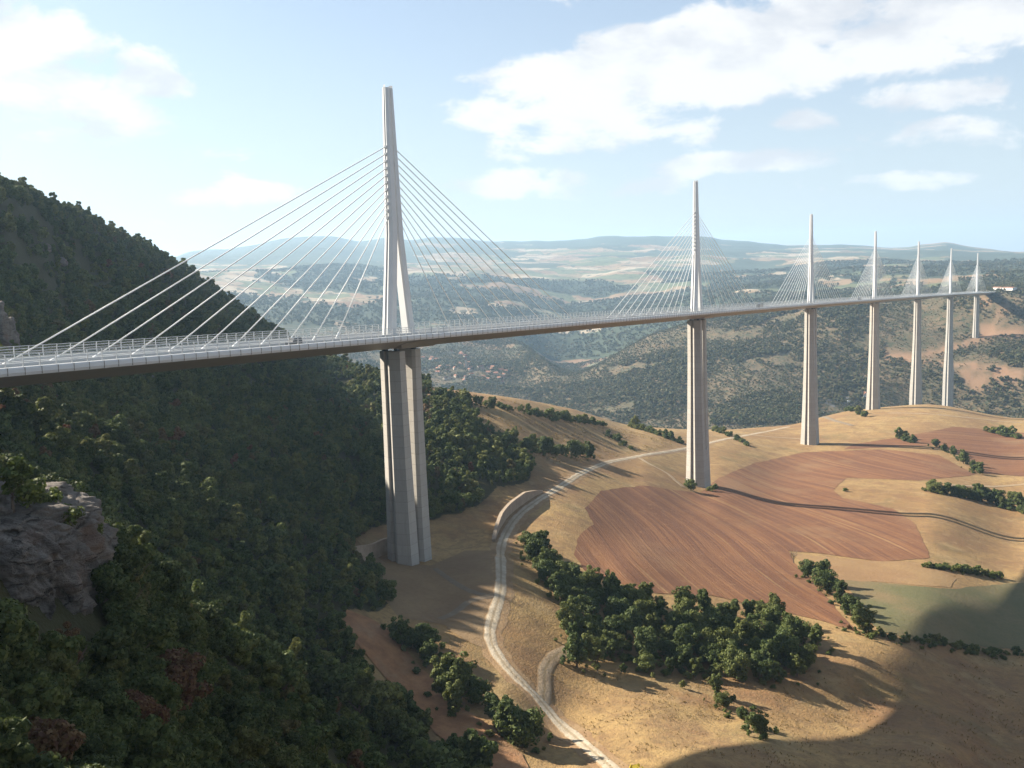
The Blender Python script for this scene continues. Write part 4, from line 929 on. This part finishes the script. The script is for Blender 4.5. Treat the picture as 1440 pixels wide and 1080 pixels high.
# ------------------------------------------------------------------ village on the river, rest area, small buildings
M_PLASTER = material('pale_render', paint((.40, .345, .28), .08, .9)); M_WHITE = material('white_render', paint((.60, .585, .55), .04, .85)); M_TILE = material('red_roof_tiles', soil((.24, .115, .072), (.19, .09, .06), None, .3, 1.0))
M_WIN = material('dark_window', paint((.05, .055, .06), .05, .2))
def house(x, y, rz, L_, B, H, label, group, wallm, name='house', roof=.42):
    root = empty(name, (x, y, ground(x, y)-.6), rz, label=label, category='house', group=group)
    mb = MB(); mb.box((-L_/2, -B/2, 0), (L_/2, B/2, H)); mb.v += [(-L_/2, 0, H+B*roof*.96), (L_/2, 0, H+B*roof*.96)]; mb.f += [(4, 7, 8), (5, 9, 6)]; mb.m += [0, 0]
    mb.build('walls', wallm, root)
    e = .5; mb = MB(); zt = H+B*roof+.06; ze = H-e*roof+.06
    mb.loft([[(x_, -B/2-e, ze), (x_, 0, zt), (x_, B/2+e, ze), (x_, B/2+e, ze+.3), (x_, 0, zt+.3), (x_, -B/2-e, ze+.3)] for x_ in (-L_/2-e, L_/2+e)]); mb.build('roof', M_TILE, root)
    for sx in (-.25, .25):
        for sy in (-1, 1):
            mb = MB(); y_ = sy*(B/2+.02); mb.box((sx*L_-.6, min(y_, y_-sy*.1), H*.45), (sx*L_+.6, max(y_, y_-sy*.1), H*.45+1.5)); mb.build('window', M_WIN, root)
    return root
VILL = [(592,497),(640,492),(668,502),(655,520),(690,512),(716,520),(712,538),(690,545),(650,540),(620,534),(596,528)]
vh = []
for _ in range(400):
    u, v = random.uniform(592, 718), random.uniform(491, 545)
    if len(vh) >= 52 or not inpoly(np.array([u]), np.array([v]), VILL)[0]: continue
    q = pick(u, v, 1200.)
    if q is None or not 1900 < np.linalg.norm(q-CAM) < 4200 or any(np.hypot(*(q-o)[:2]) < 17 for o in vh): continue
    vh.append(q); w = random.random() < .22
    house(q[0], q[1], random.uniform(0, 3.1), random.uniform(9, 14), random.uniform(6, 9), random.uniform(4, 6), 'white-walled house with red tiled roof in the village by the river' if w else 'cream house with red tiled roof in the village by the river', 'white village houses' if w else 'cream village houses', M_WHITE if w else M_PLASTER)
q = pick(656, 518, 1200.); ch = empty('church', (q[0], q[1], q[2]-.5), .5, label='stone church with a square pointed tower in the village', category='church')
mb = MB(); mb.box((-14, -6, 0), (14, 6, 11)); mb.build('nave', M_PLASTER, ch)
mb = MB(); mb.loft([[(x_, -6.6, 10.9), (x_, 0, 16), (x_, 6.6, 10.9)] for x_ in (-14.5, 14.5)]); mb.build('roof', M_TILE, ch)
mb = MB(); mb.box((-21, -3.5, 0), (-14.01, 3.5, 26)); mb.build('tower', M_PLASTER, ch)
mb = MB(); mb.loft([[(-21.4, -3.9, 26), (-13.6, -3.9, 26), (-13.6, 3.9, 26), (-21.4, 3.9, 26)], [(-17.7, -.1, 37), (-17.3, -.1, 37), (-17.3, .1, 37), (-17.7, .1, 37)]]); mb.build('spire', M_TILE, ch)

sheet('rest_area', [(1158,566),(1170,560),(1200,558),(1212,562),(1198,571),(1172,573)], M_ASPHALT, 6., lift=.5)
def vehicle(name, x, y, z, rz, dims, cab, paintm, label, cat, group=None):
    root = empty(name, (x, y, z), rz, label=label, category=cat); L_, B, H = dims
    if group: root['group'] = group
    mb = MB(); w = .42
    mb.loft([[(-L_/2, b, .35), (L_/2, b, .35), (L_/2, b, H*.52), (L_/2-.25*L_*cab, b, H*.56), (L_/2-.42*L_*cab, b*.9, H), (-L_/2+.2, b*.9, H), (-L_/2, b, H*.6)][::1] for b in (-B/2, B/2)]); mb.build('body', paintm, root)
    mb = MB(); mb.loft([[(L_/2-.26*L_*cab+.02, b, H*.57), (L_/2-.41*L_*cab+.02, b*.9, H*.97), (L_/2-.41*L_*cab-.1, b*.9, H*.97), (L_/2-.26*L_*cab-.1, b, H*.57)] for b in (-B/2*.97, B/2*.97)]); mb.build('windscreen_glass', M_WIN, root)
    for sx in (-.3, .3):
        for sy in (-1, 1):
            mb = MB(); mb.tube((sx*L_, sy*(B/2-.24), w), (sx*L_, sy*(B/2+.02), w), w, n=12); mb.build('wheel', M_DARK, root)
    return root
M_CARW = material('white_car_paint', paint((.78, .78, .77), .02, .3)); M_CARD = material('dark_car_paint', paint((.045, .05, .06), .05, .3)); M_CARB = material('silver_blue_car_paint', paint((.25, .30, .36), .04, .3))
for (u, v, dm, mt, l, c) in ((1194, 566, (11, 2.6, 3.6), M_CARW, 'white lorry parked in the rest area beyond the third pier', 'lorry'), (1178, 564, (5.2, 2., 1.9), M_CARB, 'silver blue car parked left of the white lorry', 'car'), (1170, 566, (5., 2., 1.8), M_CARD, 'dark car parked at the left end of the rest area', 'car'), (1184, 569, (5., 2., 1.8), M_CARD, 'dark car parked at the front edge of the rest area', 'car'), (1157, 582, (6.5, 2.3, 2.7), M_CARW, 'white van on the slip road right of the third pier', 'van')):
    q = pick(u, v); vehicle('lorry' if c == 'lorry' else 'car' if c == 'car' else 'van', q[0], q[1], ground(q[0], q[1])+.52, random.uniform(-.6, .2), dm, .8, mt, l, c)
b_ = bridge(-66., -9.2); vehicle('van', b_[0], b_[1], b_[2]+.005, math.pi, (5.2, 2., 2.3), .8, M_CARD, 'small dark van driving on the deck left of the near pylon', 'van')
for s_, bb, l in ((470., -8.8, 'dark lorry on the deck beyond the second pylon'), (905., -5.2, 'dark lorry on the deck between the third and fourth pylons')):
    b_ = bridge(s_, bb); vehicle('lorry', b_[0], b_[1], b_[2]+.005, 0, (12., 2.5, 3.6), .35, M_CARD, l, 'lorry')
q = pick(1217, 557); house(q[0], q[1], .3, 18, 10, 5, 'long white building just left of the fourth pier beyond the rest area', 'white farm buildings', M_WHITE)
q0, q1 = pick(1398, 407.5), pick(1427, 411.5)
if q0 is not None and q1 is not None:
    L_ = float(min(np.hypot(*(q1-q0)[:2]), 90)); c = (q0+q1)/2; house(c[0], c[1], math.atan2(*(q1-q0)[[1, 0]]), L_, 14, 6, 'long low white building on the plateau at the far end of the viaduct', 'white buildings at the far abutment', M_WHITE, roof=.12)

# dead tree on the corner of the ploughed field
q = pick(1116, 792); mb = MB(); r_ = random.Random(5)
dt = empty('dead_tree', tuple(q), 0, label='bare dead tree at the corner of the ploughed field left of the tree row', category='tree')
mb.tube((0, 0, -.5), (.2, .1, 3.), .22, .15, 6); mb.build('trunk', M_BARK, dt); mb = MB()
for k in range(16):
    a = k*.8; st = np.array([.2, .1, 1.2+2.*r_.random()]); e = st+np.array([math.cos(a)*r_.uniform(1, 2.4), math.sin(a)*r_.uniform(1, 2.4), r_.uniform(1.5, 4.)]); mb.tube(st, e, .09, .03, 4)
    for _ in range(3): mb.tube(st+(e-st)*.6, e+np.array([r_.uniform(-.8, .8), r_.uniform(-.8, .8), r_.uniform(.2, 1.)]), .04, .015, 3)
mb.build('branches', M_BARK, dt)
# yellow shrub right in front of the lens, rooted on the viewpoint slope
for (u, v, R_, n, l) in ((912, 1090, .30, 90, 'yellow-leaved shrub top at the bottom edge in front of the road'), (838, 1094, .16, 40, 'small tuft of yellowed leaves at the bottom edge left of the larger one')):
    p_ = at(float(u), float(v), 13.); g = ground(p_[0], p_[1]); o = empty('shrub', (p_[0], p_[1], g), 0, label=l, category='shrub')
    h_ = p_[2]-g; link('leaves', crown('leaves', n, .06, h_+R_*.8, R_, h_-R_*1.0, u, M_LEAF_YELLOW, 7), o)
    mb = MB(); mb.tube((0, 0, -.5), (0, 0, h_), .03, .01, 5); mb.build('stem', M_BARK, o)

# ------------------------------------------------------------------ labels that tell rows of look-alikes apart
ORD = ['first', 'second', 'third', 'fourth', 'fifth', 'sixth', 'seventh', 'eighth', 'ninth', 'tenth', 'eleventh', 'twelfth', 'thirteenth', 'fourteenth', 'fifteenth', 'sixteenth', 'seventeenth', 'eighteenth', 'nineteenth', 'twentieth']
rows = {}
for o in SC.objects:
    if o.parent is None and 'group' in o and o.get('category') in ('tree', 'bush'): rows.setdefault(o['label'], []).append(o)
for lb, os_ in rows.items():
    if 1 < len(os_) <= 20:
        os_.sort(key=lambda o: project(np.array(o.location)[None])[0][0])
        for k, o in enumerate(os_): o['label'] = ORD[k]+' '+' '.join(lb.split()[-12:])+', from the left' if len(lb.split()) <= 12 else lb
    elif 'grove' in lb:
        for o in os_:
            u, v, _ = project(np.array(o.location)[None]); o['label'] = 'leafy tree at the %s %s of the grove below the ploughed field' % ('front' if v[0] > 915 else 'middle' if v[0] > 870 else 'back', 'far left' if u[0] < 830 else 'left' if u[0] < 920 else 'centre' if u[0] < 1010 else 'right' if u[0] < 1090 else 'far right')
    elif 'near slope' in os_[0]['group']:
        for o in os_:
            u, v, _ = project(np.array(o.location)[None]); sz = 'tall' if o.scale[0] > .78 else 'low' if o.scale[0] < .58 else 'middling'; o['label'] = sz+' scrub oak on the dark slope %s' % ('below the grey rock outcrop' if u[0] < 160 else 'right of the grey rock outcrop' if u[0] < 300 and v[0] < 1000 else 'at the bottom edge left of centre' if v[0] > 1000 else 'along the sunlit spur crest below the wood')
    elif 'below the deck' in os_[0]['group']:
        for o in os_:
            u, v, _ = project(np.array(o.location)[None]); sz = 'tall' if o.scale[0] > 1.15 else 'low' if o.scale[0] < .8 else 'middling'; o['label'] = sz+' scrub oak in the wood %s' % ('beside the orange clay bank' if v[0] > 930 and u[0] > 380 else 'left of the near pier foot' if u[0] > 400 else 'in the hollow beyond the rock outcrop' if u[0] < 220 else 'on the slope between outcrop and near pier')

# ------------------------------------------------------------------ haze over the valley
def build_haze():
    x0, x1, y0, y1 = -1200., 17500., -12500., 16500.
    z0 = float(verts[:, 2].min())-20; z1 = float(max(verts[:, 2].max(), 130))+15
    mb = MB(); mb.box((x0, y0, z0), (x1, y1, z1))
    m = bpy.data.materials.new('haze'); m.use_nodes = True; t = NT(m.node_tree)
    v = t.n('ShaderNodeVolumePrincipled', {'Color': (.50, .74, 1.0), 'Density': HAZE, 'Anisotropy': .25})
    t.n('ShaderNodeOutputMaterial', {'Volume': v.outputs[0]})
    mb.build('haze', m, kind='stuff', label='thin pale blue haze over the valley and plateau', category='haze')
HAZE = 6.0e-5
build_haze()
